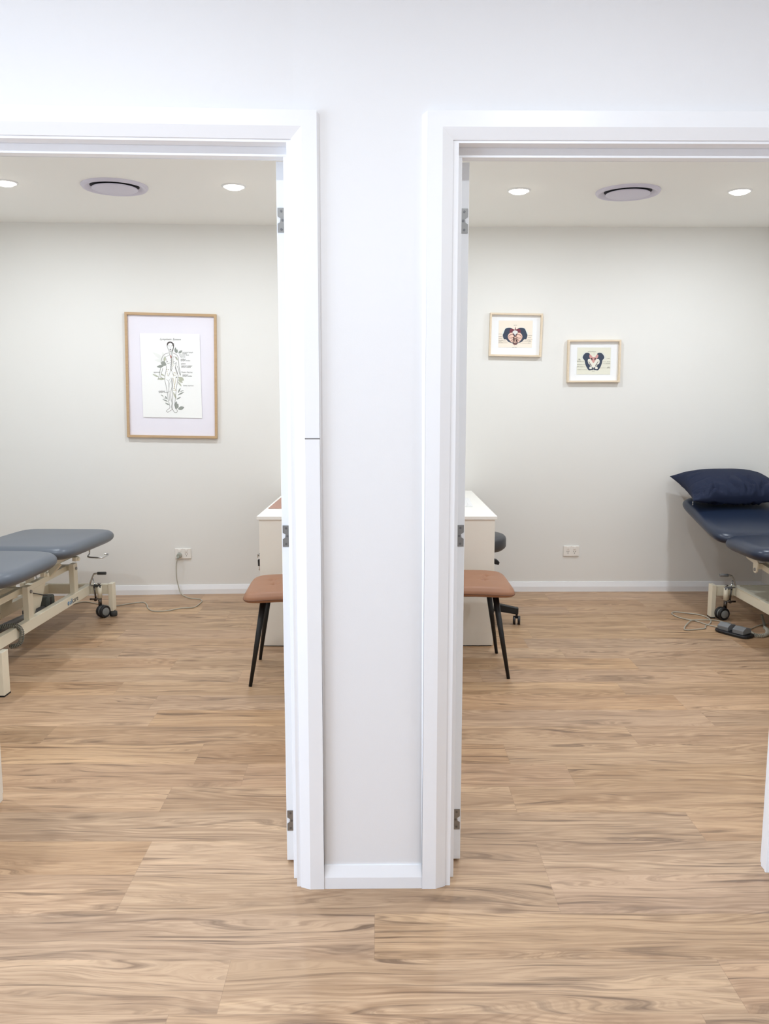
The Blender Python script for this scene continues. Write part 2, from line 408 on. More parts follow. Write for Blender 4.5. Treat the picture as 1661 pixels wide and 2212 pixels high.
# architrave profile around an opening (mitred): flat 39 mm then splay 28 mm
def architrave(name, x_out, x_in, zin, far_in, room=False, taper=0.0):
    """x_out/x_in: outer and inner edge of the pier-side leg, far_in: inner edge of the far leg"""
    sgn = 1 if x_in > x_out else -1
    prof = [(0, 0), (0, .018), (.039, .018), (.067, .005), (.067, 0)]   # (distance from outer edge, projection)
    mb = MB()
    ys = (lambda q: -q) if not room else (lambda q: WT+q)
    def ring(fx, fz): return [(fx(u), ys(q), fz(u)) for u, q in prof]
    W = .067
    stations = [
        ring(lambda u: x_out+sgn*u, lambda u: 0),
        ring(lambda u: x_out+sgn*u, lambda u: zin+W-u),
        ring(lambda u: far_in+sgn*(W-u), lambda u: zin+W-u),
        ring(lambda u: far_in+sgn*(W-u), lambda u: 0)]
    k = len(prof); vs = [p for s_ in stations for p in s_]
    fs = [(i*k+j, i*k+(j+1) % k, (i+1)*k+(j+1) % k, (i+1)*k+j) for i in range(3) for j in range(k)]+[tuple(range(k)), tuple(range(4*k-1, 3*k-1, -1))]
    mb.add(vs, fs)
    if taper:   # wedge of filler between wall and architrave edge, widening upwards
        mb.add([(x_out, -.0005, 0), (x_out, -.0175, 0), (x_out, -.0005, zin+W), (x_out, -.0175, zin+W-.001), (x_out-sgn*taper, -.0005, zin+W-.006)],
               [(0, 1, 3, 2), (0, 4, 3, 1), (0, 2, 4), (2, 3, 4)])
    o = struct(sh(mb), name, M_['trim']); return o
AZ = 2.052
t1 = architrave('trim_1', XL, XL-.069, AZ, LFAR-.006, taper=.006)
t2 = architrave('trim_2', XR, XR+.069, AZ, RFAR+.006, taper=.013)
architrave('trim_3', XL+.0-.01, XL-.079, AZ+.01, LFAR-.016, room=True)
architrave('trim_4', XR+.01, XR+.079, AZ+.01, RFAR+.016, room=True)
# joint line across the flat of the left architrave
mb = MB().box(XL-.0395, XL+.0005, -.0186, -.017, 1.289, 1.2915); g_ = sh(mb).build('joint_line', M_['gap'], t1)

# jambs with stops (parts of one frame per opening)
def jamb(name, jx, fx, sgn):
    """jx: pier-side jamb face, fx: far jamb face; sgn +1 when the opening lies on +x"""
    y1 = WT+.0
    mb = MB()
    a, b = sorted((jx, jx-sgn*.02)); mb.box(a, b, -.001, y1, 0, HEAD+.02)
    a, b = sorted((fx, fx+sgn*.02)); mb.box(a, b, -.001, y1, 0, HEAD+.02)
    a, b = sorted((jx, fx)); mb.box(a, b, -.001, y1, HEAD, HEAD+.02)
    o = struct(sh(mb), name, M_['trim'])
    st = MB(); s0, s1 = .040, .074
    a, b = sorted((jx, jx+sgn*.013)); st.box(a, b, s0, s1, 0, HEAD-.024)
    a, b = sorted((fx, fx-sgn*.012)); st.box(a, b, s0+.016, s1-.008, 0, HEAD-.024); st.box(a+.003, b, s1-.006, s1+.02, 0, HEAD-.024)
    a, b = sorted((jx, fx)); st.box(a, b, s0, s1, HEAD-.024, HEAD)
    so = sh(st).build('door_stop', M_['trim'], o, bevel=.001)
    return o
jamb('trim_5', JL, LFAR, -1); jamb('trim_6', JR, RFAR, 1)

# doors, both standing open at right angles, hinge edge towards the corridor
def hinge(parent, sgn, xin, y, z0, z1, lab):
    """plate on the hinge edge: notched leaf; xin = stop side"""
    w_ = .0145; h = z1-z0
    P = [(0, 0), (w_, 0), (w_, .36*h), (w_*.55, .42*h), (w_*.45, .58*h), (w_, .66*h), (w_, h), (0, h)]
    P = [(xin+sgn*(u+.0), z0+v) for u, v in P]
    P = P+[(xin-sgn*.02, z0+h), (xin-sgn*.02, z0)]
    mb = MB().prism(P, 'y', y-.0015, y+.0008)
    hg = mb.build('hinge_leaf', M_['steel'], parent); hg['label'] = lab
    for k in (.13, .5, .87):
        s_ = MB().cyl((xin+sgn*(.0045 if k != .5 else .001), y-.0026, z0+k*h), (xin+sgn*(.0045 if k != .5 else .001), y-.001, z0+k*h), .0034, n=14)
        s_.build('screw', M_['screw'], hg)
def door(name, sgn, x0, y0, rz):
    """leaf thickness .037 from the jamb face, hinge edge at y0"""
    root = bpy.data.objects.new(name, None); COL.objects.link(root); root['kind'] = 'structure'; root.location = (x0, y0, 0)
    a, b = sorted((0, sgn*.037))
    MB().box(a, b, 0, .92, .010, 2.031).build('door_leaf', M_['door'], root, bevel=.0012)
    for z0, z1 in ((1.845, 1.910), (.974, 1.036), (.106, .170)): hinge(root, sgn, sgn*.020, -.0002, z0, z1, 'notched steel hinge leaf with screws')
    # lever handle near the far edge on both faces
    hx = MB()
    for s_ in (a-.001, b+.001):
        q = -1 if s_ < .0 and sgn*0 == 0 and s_ == a-.001 else 1
        hx.cyl((s_, .86, 1.0), (s_+q*.008, .86, 1.0), .026, n=24); hx.cyl((s_, .86, 1.0), (s_+q*.05, .86, 1.0), .009)
        hx.tube([(s_+q*.05, .865, 1.0), (s_+q*.05, .75, 1.0)], .009)
    hx.build('lever_handle', M_['steel'], root)
    root.rotation_euler.z = rz
    return root
door('door_1', -1, -.2385, .118, .006)
door('door_2', 1, .2120, .122, 0)

# ------------------------------------------------------------------ ceiling fittings
def downlight(x, y, label, energy, col=(.86, .925, 1.0), spread=None):
    t = thing('downlight', (x, y, CH), label, 'ceiling light', group='downlights in the room ceilings')
    MB().lathe([(.066, 0), (.066, -.004), (.057, -.007), (.055, -.002)]).build('trim_ring', M_['white'], t)
    MB().lathe([(.0001, -.022), (.020, -.0205), (.038, -.016), (.050, -.009), (.055, -.003)]).build('lens', M_['lens'], t)
    l = bpy.data.lights.new('downlight_lamp', 'AREA'); l.shape = 'DISK'; l.size = .085; l.energy = energy; l.color = col
    o = bpy.data.objects.new('downlight_lamp', l); COL.objects.link(o); o.parent = t; o.location = (0, 0, -.026)
    return t
ER = 30
downlight(-.80, 2.60, 'bright round recessed downlight between the round vent and the open door, left room', ER)
downlight(-2.035, 2.53, 'bright round recessed downlight at the left edge of the photo, left of the vent', ER)
downlight(.80, 2.68, 'bright round recessed downlight beside the open door, right room ceiling', ER)
downlight(2.056, 2.68, 'bright round recessed downlight right of the vent, at the right edge of the photo', ER)
for x, lab in ((-2.035, 'left'), (-.80, 'right'), (.80, 'left'), (2.056, 'right')):
    room = 'left room' if x < 0 else 'right room'
    downlight(x, .95, f'round recessed downlight just inside the doorway of the {room}, on its {lab} side', ER)
EC = 27
for i, (x, y) in enumerate(((-2.2, -1.08), (-.62, -1.08), (.62, -1.08), (2.2, -1.08))):
    names = ('far left corridor', 'left of the centre pier in the corridor', 'right of the centre pier in the corridor', 'far right corridor')
    downlight(x, y, f'round recessed downlight over the corridor floor, {names[i]}', EC, (.84, .92, 1.0))

def vent(x, y, label):
    t = thing('ceiling_vent', (x, y, CH), label, 'air vent', group='round air vents')
    MB().lathe([(.180, 0), (.180, -.006), (.172, -.016), (.162, -.016), (.146, -.006), (.133, -.001)], n=64).build('outer_ring', M_['vent'], t)
    MB().lathe([(.0001, -.0008), (.134, -.0008)], n=48).build('throat', M_['ventdark'], t)
    d = MB().lathe([(.0001, -.021), (.119, -.021), (.124, -.018), (.124, -.014), (.0001, -.014)], n=64)
    d.build('centre_disc', M_['vent'], t)
    s_ = MB().cyl((0, 0, -.012), (0, 0, -.0008), .03); s_.build('stem', M_['ventdark'], t)
vent(-1.462, 2.605, 'round white disc air vent in the left room ceiling')
vent(1.425, 2.70, 'round white disc air vent in the right room ceiling')

# ------------------------------------------------------------------ power outlets
def outlet(x, y, z, label, plugged=False, rz=0):
    t = thing('power_outlet', (x, y, z), label, 'power point', rz, group='double power outlets on the far walls')
    p = MB().prism([(-.057, -.038), (.057, -.038), (.057, .038), (-.057, .038)], 'y', -.010, -.0005)
    p.build('face_plate', M_['outlet'], t, bevel=.004, seg=3)
    for sx in (-.024, .024):
        MB().box(sx-.009, sx+.009, -.0135, -.009, .012, .031).build('switch_rocker', M_['outlet'], t, bevel=.002)
        if plugged and sx < 0: continue
        h = MB()
        for dx, a in ((-.0065, -.5), (.0065, .5)):
            T = Matrix.Translation((sx+dx, -.0102, -.003)) @ Matrix.Rotation(a, 4, 'Y'); h.box(-.0013, .0013, -.0004, .001, -.0042, .0042, T)
        h.box(sx-.0013, sx+.0013, -.0106, -.009, -.0195, -.0115)
        h.build('socket_slots', M_['hole'], t)
    MB().cyl((0, -.0105, .034), (0, -.0095, .034), .0012, n=8).build('indicator_dot', M_['hole'], t)
pL = onY(395, 1196, 3.62); outlet(pL.x, lw(pL.x), pL.z, 'white double power outlet with a grey plug in its left socket', True, math.atan(.05))
pR = onY(1234, 1190.5, 3.69); outlet(pR.x, 3.70, pR.z, 'white double power outlet with nothing plugged in')

# ------------------------------------------------------------------ power cord of the left table
wy = lw(-1.42)
px = pL.x-.024
mb = MB().cyl((px, wy-.011, pL.z-.010), (px, wy-.040, pL.z-.012), .0185, .015, n=24); mb.cyl((px, wy-.036, pL.z-.012), (px-.006, wy-.048, pL.z-.030), .008, .006)
plug_mb = mb
pts = [(px-.006, wy-.048, pL.z-.030), (px-.016, wy-.046, pL.z-.07), (px-.017, wy-.045, .13), (px-.005, wy-.045, .06), (-1.40, wy-.06, .015)]
for q in [(410, 1292), (432, 1294.5), (436, 1299), (430, 1305), (418, 1312), (390, 1314), (360, 1319.5), (332, 1320), (320, 1314), (317, 1306), (308, 1301), (280, 1304), (255, 1308), (232, 1308.5), (205, 1303), (180, 1300), (152, 1306)]:
    pts.append(onZ(q[0], q[1], .004))
cord_pts = spline(pts, 8)

# ------------------------------------------------------------------ treatment tables
def smooth_poly(pts): return [tuple(p) for p in spline(pts, 8)]
def table(name, loc, rz, s, vin, label, head):
    """local frame: x across (outer visible side at s*0.30), y from the near legs (0) to the far legs (1.525)"""
    t = thing(name, loc, label, 'treatment table', rz)
    X = lambda a, b: tuple(sorted((s*a, s*b)))
    cr = M_['cream']
    # legs
    for q in (1, -1):
        for y0 in (0, 1.465):
            zb = .035 if (s > 0 and y0 > 1) else .006
            x0, x1 = sorted((s*q*.272, s*q*.30))
            lg = MB().box(x0, x1, y0, y0+.062, zb, .215).build('leg', cr, t, bevel=.002)
            if zb > .02:
                r = MB().lathe([(.0001, 0), (.021, 0), (.024, .006), (.024, .026), (.021, .031), (.010, .031), (.010, .036), (.0001, .036)], ((x0+x1)/2+s*.008, y0+.020, 0), n=28)
                r.build('rubber_foot', M_['rubber'], lg)
            else:
                MB().box(x0-.001, x1+.001, y0-.001, y0+.063, 0, .007).build('rubber_pad', M_['blackplastic'], lg)
    # end crossbars, side rails
    for y0 in (.012, 1.482): MB().box(-.272, .272, y0, y0+.030, .143, .207).build('end_crossbar', cr, t, bevel=.002)
    for q in (1, -1):
        x0, x1 = sorted((s*q*.120, s*q*.156))
        MB().box(x0, x1, .042, 1.482, .146, .207).build('side_rail', cr, t, bevel=.002)
    return t, X
def uprights(t, s, ys, ztop=.388, bolts=True):
    for y0 in ys:
        for q in (1, -1):
            x0, x1 = sorted((s*q*.121, s*q*.152))
            u = MB().box(x0, x1, y0, y0+.058, .205, ztop).build('upright', M_['cream'], t, bevel=.002)
            if bolts:
                xo = s*q*.152
                MB().cyl((xo-s*q*.002, y0+.034, ztop-.032), (xo+s*q*.006, y0+.034, ztop-.032), .0105, .009, n=18).build('bolt', M_['steel'], u)
def caster(t, s, q, yc, turn):
    """twin wheel caster with brake linkage at the end crossbar; q=+1 visible side"""
    x = s*q*.222
    c = MB().cyl((x, yc, .125), (x, yc, .205), .0145, n=24).build('caster_housing', M_['cream'], t)
    MB().cyl((x, yc, .066), (x, yc, .130), .0115, n=20).build('caster_stem', M_['darkchrome'], c)
    w_ = bpy.data.objects.new('caster', None); COL.objects.link(w_); w_.parent = t; w_.location = (x+s*q*.020, yc-.006, .040); w_.rotation_euler.z = turn
    for sx in (-1, 1):
        k = MB()
        k.lathe([(.0001, sx*.0285), (.024, sx*.0285), (.026, sx*.0270), (.0001, sx*.0270)], ax='y', n=36)
        tyre = MB().lathe([(.026, sx*.006), (.036, sx*.006), (.0395, sx*.010), (.0395, sx*.022), (.036, sx*.0275), (.026, sx*.0275), (.026, sx*.006)], ax='y', n=40)
        tyre.build('tyre', M_['blackplastic'], w_); k.build('hub_cap', M_['wheelgrey'], w_)
    MB().lathe([(.0001, -.013), (.034, -.013), (.034, .013), (.0001, .013)], ax='y', n=36).build('caster_body', M_['wheelgrey'], w_)
    w_.location.z = .0405
    # locking lever: bent rod with two grips
    L_ = s*q
    def P(dx, z, dy=0): return (x-L_*dx, yc-.005+dy, z)
    rod = spline([P(-.010, .287), P(.020, .285), P(.034, .276), P(.052, .235), P(.058, .214), P(.050, .207), P(.03, .205), P(-.005, .203)], 6)
    lv = MB().tube(rod, .0054, 10); lv.tube([P(.044, .255, .012), P(.034, .214, .012), P(.012, .206, .012)], .0046, 8)
    lv = lv.build('locking_lever', M_['chrome'], t)
    MB().cyl(P(-.048, .288), P(.006, .287), .0094, n=18).build('grip', M_['greyplastic' if s < 0 else 'rubber'], lv)
    MB().cyl(P(-.012, .200), P(.032, .207), .0094, n=18).build('grip', M_['greyplastic' if s < 0 else 'rubber'], lv)
    MB().tube([P(.034, .206), P(.028, .160), P(.024, .112)], .0055, 10).build('link_rod', M_['darkchrome'], lv)
    MB().cyl(P(-.01, .117), P(.062, .117), .0062, n=14).cyl(P(.024, .117, -.012), P(.024, .117, .012), .010, n=14).build('pivot_bar', M_['darkchrome'], lv)
    MB().lathe([(.0001, .224), (.010, .224), (.013, .221), (.010, .216), (.006, .213), (.006, .204)], (x, yc-.002, 0), n=20).build('adjuster_knob', M_['chrome'], t)
def subframe(t, s, y0, y1, z=.45):
    m = MB()
    for q in (1, -1):
        x0, x1 = sorted((s*q*.150, s*q*.180)); m.box(x0, x1, y0, y1, z, z+.028)
    m.box(-.18, .18, y0, y0+.03, z, z+.028); m.box(-.18, .18, y1-.03, y1, z, z+.028)
    return m.build('cushion_frame', M_['cream'], t, bevel=.002)

# ---- left table (grey)
T1, X1 = table('treatment_table', (-2.059, 1.553, 0), -.0365, 1, 'greyvinyl', 'cream metal treatment table with grey cushions in the left room', None)
uprights(T1, 1, (1.232, .612))
caster(T1, 1, 1, 1.452, -2.15)
caster(T1, 1, -1, 1.452, -1.2)
def cushion(t, name, xc, yc, a, b, z, m, h=.078, tilt=0, n=5, crown=.008, er=.045, **k):
    o = pad(a, b, h, er, n=n, crown=crown, under=.42, **k).build(name, m, t); o.location = (xc, yc, z); o.rotation_euler.x = tilt; return o
gv = M_['greyvinyl']
cushion(T1, 'head_cushion', -.020, 1.238, .312, .418, .474, gv, h=.080, tilt=-.022, n=8)
cushion(T1, 'seat_cushion', -.008, .425, .316, .345, .482, gv, h=.080)
cushion(T1, 'foot_cushion', -.010, -.165, .316, .235, .486, gv, h=.080)
subframe(T1, 1, .12, .74); subframe(T1, 1, .80, 1.42, .447); subframe(T1, 1, -.34, .08, .452)
for y in (.628, 1.248): MB().box(-.121, .121, y, y+.034, .345, .378).build('pivot_bar', M_['cream'], T1, bevel=.002)
for q in (1, -1):
    m = MB(); x0 = q*.085
    m.beam((x0, 1.262, .358), (x0, .70, .352), .030, .034); m.build('lift_arm', M_['cream'], T1, bevel=.002)
    m = MB(); m.beam((x0, .640, .358), (x0, .02, .352), .030, .034); m.build('lift_arm', M_['cream'], T1, bevel=.002)
    for y0 in (.70, .10):
        m = MB().prism([(y0, .338), (y0+.20, .338), (y0+.135, .212), (y0+.10, .172), (y0+.075, .172)], 'x', x0-.004, x0+.004); m.build('gusset_plate', M_['cream'], T1)
        m = MB().prism([(y0+.20, .338), (y0+.28, .338), (y0+.19, .21), (y0+.135, .212)], 'x', x0-.0035, x0+.0035)
        m.build('gusset_plate', M_['cream'], T1)
    for ya, yb in ((.15, .20), (1.0, 1.02)): MB().beam((q*.165, ya, .44), (q*.085, yb, .36), .02, .03).build('support_bracket', M_['cream'], T1, bevel=.002)
MB().box(-.10, .10, .33, .38, .175, .205).build('lower_crossbar', M_['cream'], T1, bevel=.002)
mt = MB().box(.020, .092, .985, 1.085, .120, .240).build('motor_box', M_['motor'], T1, bevel=.012, seg=3)
MB().box(.0915, .0935, 1.015, 1.035, .16, .235).build('motor_slot', M_['blackplastic'], mt)
MB().cyl((.06, 1.0, .17), (.05, .30, .20), .020, n=20).build('actuator_tube', M_['greyplastic'], T1)
MB().tube([(.135, .66, .352), (.11, .76, .32), (.088, .99, .25)], .003, 8).build('control_cable', M_['blackplastic'], T1)
for y in (.63, 1.06):
    MB().cyl((.235, y, .457), (.262, y, .455), .011, n=16).box(.225, .25, y-.022, y+.022, .445, .470).build('latch_knob', M_['cream'], T1, bevel=.003)
# towel rail under the head cushion
MB().tube(spline([(.262, 1.215, .490), (.262, 1.212, .456), (.268, 1.175, .446), (.335, 1.150, .446), (.358, 1.150, .446), (.365, 1.165, .446), (.364, 1.245, .446), (.355, 1.262, .446), (.335, 1.262, .447)], 6), .0046, 10).build('towel_rail', M_['chrome'], T1)
# coiled handset cord wrapped over the near end of the rail
pth = spline([(.05, .40, .212), (.11, .43, .222), (.150, .455, .218), (.172, .47, .19), (.172, .47, .15), (.160, .462, .118), (.12, .44, .108)], 10)
MB().tube(coil(pth, .0105, .0028, 34, 12), .0028, 6).build('coiled_cord', M_['coil'], T1)
# printed maker's mark on the rail
lg = bpy.data.objects.new('printed_logo', None); COL.objects.link(lg); lg.parent = T1
lg.location = (.1566, 1.108, .163); lg.rotation_euler = (PI/2, 0, PI/2)
MB().lathe([(.0001, .0004), (.0125, .0004), (.0125, 0)], (.012, .008, 0), n=30).build('emblem', M_['blue'], lg)
MB().lathe([(.0090, .0006), (.0103, .0006)], (.012, .008, 0), n=30).box(.0095, .0110, .003, .013, .0004, .0007).box(.011, .0165, .0072, .0088, .0004, .0007).build('emblem_mark', M_['white'], lg)
ta = text_obj('lettering', 'all', .045, M_['blue'], lg); ta.location = (.028, -.004, .0002)
tb = text_obj('lettering', 'care', .045, M_['ink'], lg); tb.location = (.072, -.004, .0002)
for o in (ta, tb): o.scale.x = 1.12

def adopt(o, parent):
    bpy.context.view_layer.update(); o.parent = parent; o.matrix_parent_inverse = parent.matrix_world.inverted(); return o
pc = adopt(MB().tube(cord_pts, .0036, 8).build('power_cord', M_['cord']), T1); pc['label'] = 'grey power cord running to the wall outlet'
bpy.context.view_layer.update()
plug_mb.build('plug', M_['plug'], pc, bevel=.002)
# ---- right table (navy)
T2, X2 = table('treatment_table', (2.431, 1.475, 0), 0, -1, 'navyvinyl', 'cream metal treatment table with navy cushions and raised backrest in the right room', None)
uprights(T2, -1, (.52, .05), bolts=True)
caster(T2, -1, 1, 1.440, -2.9); caster(T2, -1, -1, 1.440, -2.0)
nv = M_['navyvinyl']
hinge_y = 1.345
bc = cushion(T2, 'backrest_cushion', 0, hinge_y+.355, .338, .370, .565, nv, h=.080, tilt=math.radians(13.0), er=.05, n=7)
cushion(T2, 'seat_cushion', 0, 1.055, .336, .275, .484, nv, h=.082)
cushion(T2, 'foot_cushion', 0, .40, .336, .36, .484, nv, h=.082)
subframe(T2, -1, .08, .72); subframe(T2, -1, .82, 1.28)
fr = MB(); a_ = math.radians(13)
for q in (1, -1): fr.beam((q*.2, 1.32, .500), (q*.2, 1.90, .632), .028, .026)
fr.beam((-.21, 1.40, .516), (.21, 1.40, .516), .028, .026); fr.build('backrest_frame', M_['cream'], T2, bevel=.002)
for q in (1, -1):
    x0 = q*.238
    m = MB().prism([(1.17, .478), (1.00, .478), (.985, .455), (.995, .405), (1.010, .392), (1.030, .392), (1.042, .405), (1.045, .445), (1.13, .455)], 'x', x0-.004, x0+.004)
    br = m.build('hinge_bracket', M_['cream'], T2, bevel=.001)
    MB().cyl((x0-q*.006, 1.018, .412), (x0+q*.009, 1.018, .412), .011, .009, n=18).build('bolt', M_['steel'], br)
    m = MB(); m.beam((q*.19, 1.02, .43), (q*.19, .30, .36), .03, .034); m.build('lift_arm', M_['cream'], T2, bevel=.002)
MB().box(-.238, .238, 1.005, 1.032, .415, .448).build('pivot_bar', M_['cream'], T2, bevel=.002)
MB().box(-.122, .122, .62, 1.482, .196, .203).build('base_cover', M_['cream'], T2, bevel=.001)
MB().box(-.160, -.118, 1.11, 1.44, .2065, .2105).build('rail_cover', M_['cream'], T2, bevel=.001)
MB().box(-.05, .05, .55, .68, .10, .19).build('motor_box', M_['motor'], T2, bevel=.01)

# pillow lying on the raised back
def pillow():
    N = 96; a, b, H = .335, .240, .105; mb = MB(); R = []
    for i in range(N+1):
        t = -1+2*i/N; R.append(math.copysign(1-(1-abs(t))**1.35, t))
    top = []; bot = []
    for v in R:
        for u in R:
            pin = 1-.10*(1-v*v)*(abs(u)**6)-.0*(1-u*u); pin2 = 1-.12*(1-u*u)*(abs(v)**6)
            x, y = a*u*pin, b*v*pin2
            f = (max(0, 1-abs(u)**2.6)**.55)*(max(0, 1-abs(v)**2.8)**.5)
            edge = 1-max(abs(u), abs(v))
            # gathers running in from the seams, plus broad creases
            lo = max(0, min(1, (-.05-v)*1.6))
            side = max(0, abs(u)-.45)/.55
            n1 = noise.noise(Vector((x*15+.6*noise.noise(Vector((x*8, y*8, 4))), y*5, 1.7)))
            n2 = noise.noise(Vector((x*34+2, y*9, 5.1))); n3 = noise.noise(Vector((x*6, y*20, 8.8)))
            ridge = max(0, .22-abs(n1))/.22
            wr = lo*(.026*n1-.036*ridge*f+.008*n2)+side*(.012*n3-.014*max(0, .15-abs(n3))/.15)*f+.0025*noise.noise(Vector((x*5, y*5, .2)))*f
            wr *= min(1, edge*14+.15)
            zt = H*f+wr; zb = -H*.55*f+wr*.5
            if edge < 1e-6: zt = zb = 0
            droop = 0
            top.append((x, y, zt+droop)); bot.append((x, y, zb+droop))
    W_ = N+1
    fs = [(j*W_+i, j*W_+i+1, (j+1)*W_+i+1, (j+1)*W_+i) for j in range(N) for i in range(N)]
    mb.add(top, fs, True); mb.add(bot, [q[::-1] for q in fs], True); return mb
pt = thing('pillow', (2.402, 3.400, .788), 'plump navy pillow lying on the raised backrest of the navy table', 'pillow')
pb = pillow().build('pillow_body', M_['navyfab'], pt)
pt.rotation_euler = (math.radians(14.5), 0, 0)
MB().tube([(-.335, -.236, -.002), (-.337, -.243, -.012), (-.335, -.244, -.020)], .0022, 6).lathe([(.003, 0), (.005, .001), (.003, .002)], (-.335, -.244, -.025), ax='y', n=12).build('zip_pull', M_['chrome'], pt)

# ------------------------------------------------------------------ foot switch and cord of the right table
fA, fB = onZ(1544.4, 1362, 0), onZ(1606, 1381.6, 0)
ang = math.atan2(2.464-2.656, 2.135-2.045)
fs_t = thing('foot_switch', (2.128, 2.576, 0), 'black twin pedal foot switch lying on the floor beside the navy table', 'foot switch', rz=math.radians(-58))
basep = []
for i in range(28):
    a = 2*PI*i/28; n_ = 4.0; c, s_ = math.cos(a), math.sin(a)
    basep.append((.112*math.copysign(abs(c)**(2/n_), c), .058*math.copysign(abs(s_)**(2/n_), s_)))
MB().prism(basep, 'z', .004, .018).build('base_plate', M_['blackplastic'], fs_t, bevel=.005, seg=3)
MB().prism([(x*.94, y*.9) for x, y in basep], 'z', 0, .005).build('rubber_base', M_['rubber'], fs_t)
for xc in (-.054, .048):
    m = MB(); w2 = .036
    prof = [(-.040, .019), (-.040, .042), (-.010, .060), (.034, .050), (.042, .019)]
    m.prism(prof, 'x', xc-w2, xc+w2)
    m.build('pedal', M_['greyplastic'], fs_t, bevel=.002)
c1 = [onZ(*q, .005) for q in [(1558, 1356), (1530, 1350), (1505, 1342), (1480, 1337), (1462, 1332), (1451, 1325), (1458, 1322), (1480, 1324), (1505, 1327), (1524, 1332), (1535, 1340), (1533, 1347), (1524, 1352), (1523, 1357), (1510, 1359), (1484, 1361), (1478, 1359), (1484, 1350), (1495, 1342), (1520, 1341), (1545, 1340), (1565, 1344), (1577, 1352)]]
for k, p in enumerate(c1): p.z = .005+(.006 if k in (16, 17, 18, 19) else 0)
c1[-1].z = .028
adopt(MB().tube(spline(c1, 8), .0036, 8).build('cord_loop', M_['cord']), fs_t)
c2 = [onZ(*q, z) for q, z in [((1611, 1358), .022), ((1622, 1358), .006), ((1636, 1352), .006), ((1655, 1347), .006), ((1690, 1344), .006), ((1720, 1340), .006)]]
adopt(MB().tube(spline(c2, 8), .0034, 8).build('cord_tail', M_['cord']), fs_t)
c3 = [onZ(*q, .012) for q in [(1612, 1361), (1619, 1365), (1626, 1370), (1636, 1373), (1648, 1373), (1657, 1369), (1657, 1361), (1652, 1356)]]
up_ = [onY(1650, 1345, c3[-1].y+.02), onY(1645, 1328, c3[-1].y+.02)]
adopt(MB().tube(coil(spline(c3, 8), .0095, .0028, 40, 12), .0030, 6).build('coiled_cord', M_['cord']), fs_t)
adopt(MB().tube(spline([c3[-1]]+up_, 8), .008, 10).build('cord_riser', M_['coil']), fs_t)

# ------------------------------------------------------------------ desks
def mk_desk(name, loc, rz, s, label, pedestal, W_=.60):
    """s=+1: right room (desk grows to +x). local x from the partition, y from the near end"""
    t = thing(name, loc, label, 'desk', rz)
    def bx(a, b): return tuple(sorted((s*a, s*b)))
    L = 1.30
    x0, x1 = bx(0, W_); MB().box(x0, x1, 0, L, .727, .745).build('desktop', M_['desktop'], t, bevel=.001)
    x0, x1 = bx(.012, W_-.012)
    MB().box(x0, x1, .008, .026, .004, .7265).build('end_panel', M_['desk'], t, bevel=.001)
    if not pedestal: MB().box(x0, x1, L-.026, L-.008, .004, .7265).build('end_panel', M_['desk'], t, bevel=.001)
    x0, x1 = bx(.012, .028); MB().box(x0, x1, .026, L-.026, .30, .7265).build('back_panel', M_['desk'], t, bevel=.001)
    if pedestal:
        x0, x1 = bx(.028, W_-.030); MB().box(x0, x1, .027, .45, .03, .726).build('pedestal', M_['desk'], t, bevel=.001)
        for z0, z1 in ((.555, .72), (.30, .55), (.035, .295)):
            a, b = bx(W_-.030, W_-.012); d = MB().box(a, b, .028, .448, z0, z1).build('drawer_front', M_['desk'], t, bevel=.001)
        x0, x1 = bx(.012, W_-.012); MB().box(x0, x1, L-.026, L-.008, .004, .7265).build('end_panel', M_['desk'], t, bevel=.001)
        lk = MB().cyl((s*(W_-.013), .036, .522), (s*(W_-.004), .036, .522), .0085, n=16).build('lock', M_['blackplastic'], t)
    MB().box(*bx(.02, W_-.02), .010, .024, 0, .004).build('shadow_gap_strip', M_['blackplastic'], t)  # black strip painted in for the shadow gap under the end panel
    return t
mk_desk('desk', (.064, 2.338, 0), 0, 1, 'white laminate desk behind the tan chair in the right room', False)
mk_desk('desk', (-.1005, 2.330, 0), math.radians(-1.2), -1, 'white laminate desk with drawers behind the tan chair in the left room', True, .574)
# key with black tag hanging from the drawer lock
kt = thing('drawer_key', (-.668, 2.352, .50), 'small key with black plastic head hanging on the left desk drawer', 'key')
MB().cyl((.006, .015, .022), (-.004, .015, .022), .0045, n=12).box(-.008, -.004, .008, .022, .010, .028).build('key_bow', M_['chrome'], kt)
MB().prism([(-.006, -.040), (.009, -.040), (.010, -.005), (.006, 0), (-.004, 0), (-.007, -.006)], 'y', .009, .021).build('tag', M_['black'], kt, bevel=.002)
MB().box(-.001, .003, .013, .017, -.058, -.040).lathe([(.0001, -.0015), (.0045, -.0015), (.0045, .0015), (.0001, .0015)], (.001, .015, -.060), ax='y', n=12).build('spare_key', M_['chrome'], kt)
dm = MB().prism([(-.652, 2.675), (-.25, 2.667), (-.24, 3.30), (-.635, 3.308)], 'z', .7455, .7485).build('desk_mat', M_['mat'], None, bevel=.001)
tag(dm, 'terracotta leather desk mat lying on the left desk', 'desk mat')
kb = thing('keyboard', (.50, 2.74, .7455), 'slim white keyboard lying on the right desk', 'keyboard', rz=math.radians(-3))
MB().prism([(0, 0), (.33, 0), (.33, .012), (0, .004)], 'y', -.0, .01)
MB().prism([(-.045, .0), (.073, .0), (.073, .004), (-.045, .012)], 'y', .012, .42).build('keyboard_body', M_['white'], kb, bevel=.001)
k_ = MB()
for i in range(5):
    for j in range(15):
        k_.box(-.038+i*.021, -.021+i*.021, .022+j*.026, .044+j*.026, .008-i*.0012, .0135-i*.0015)
k_.build('keys', M_['white'], kb)

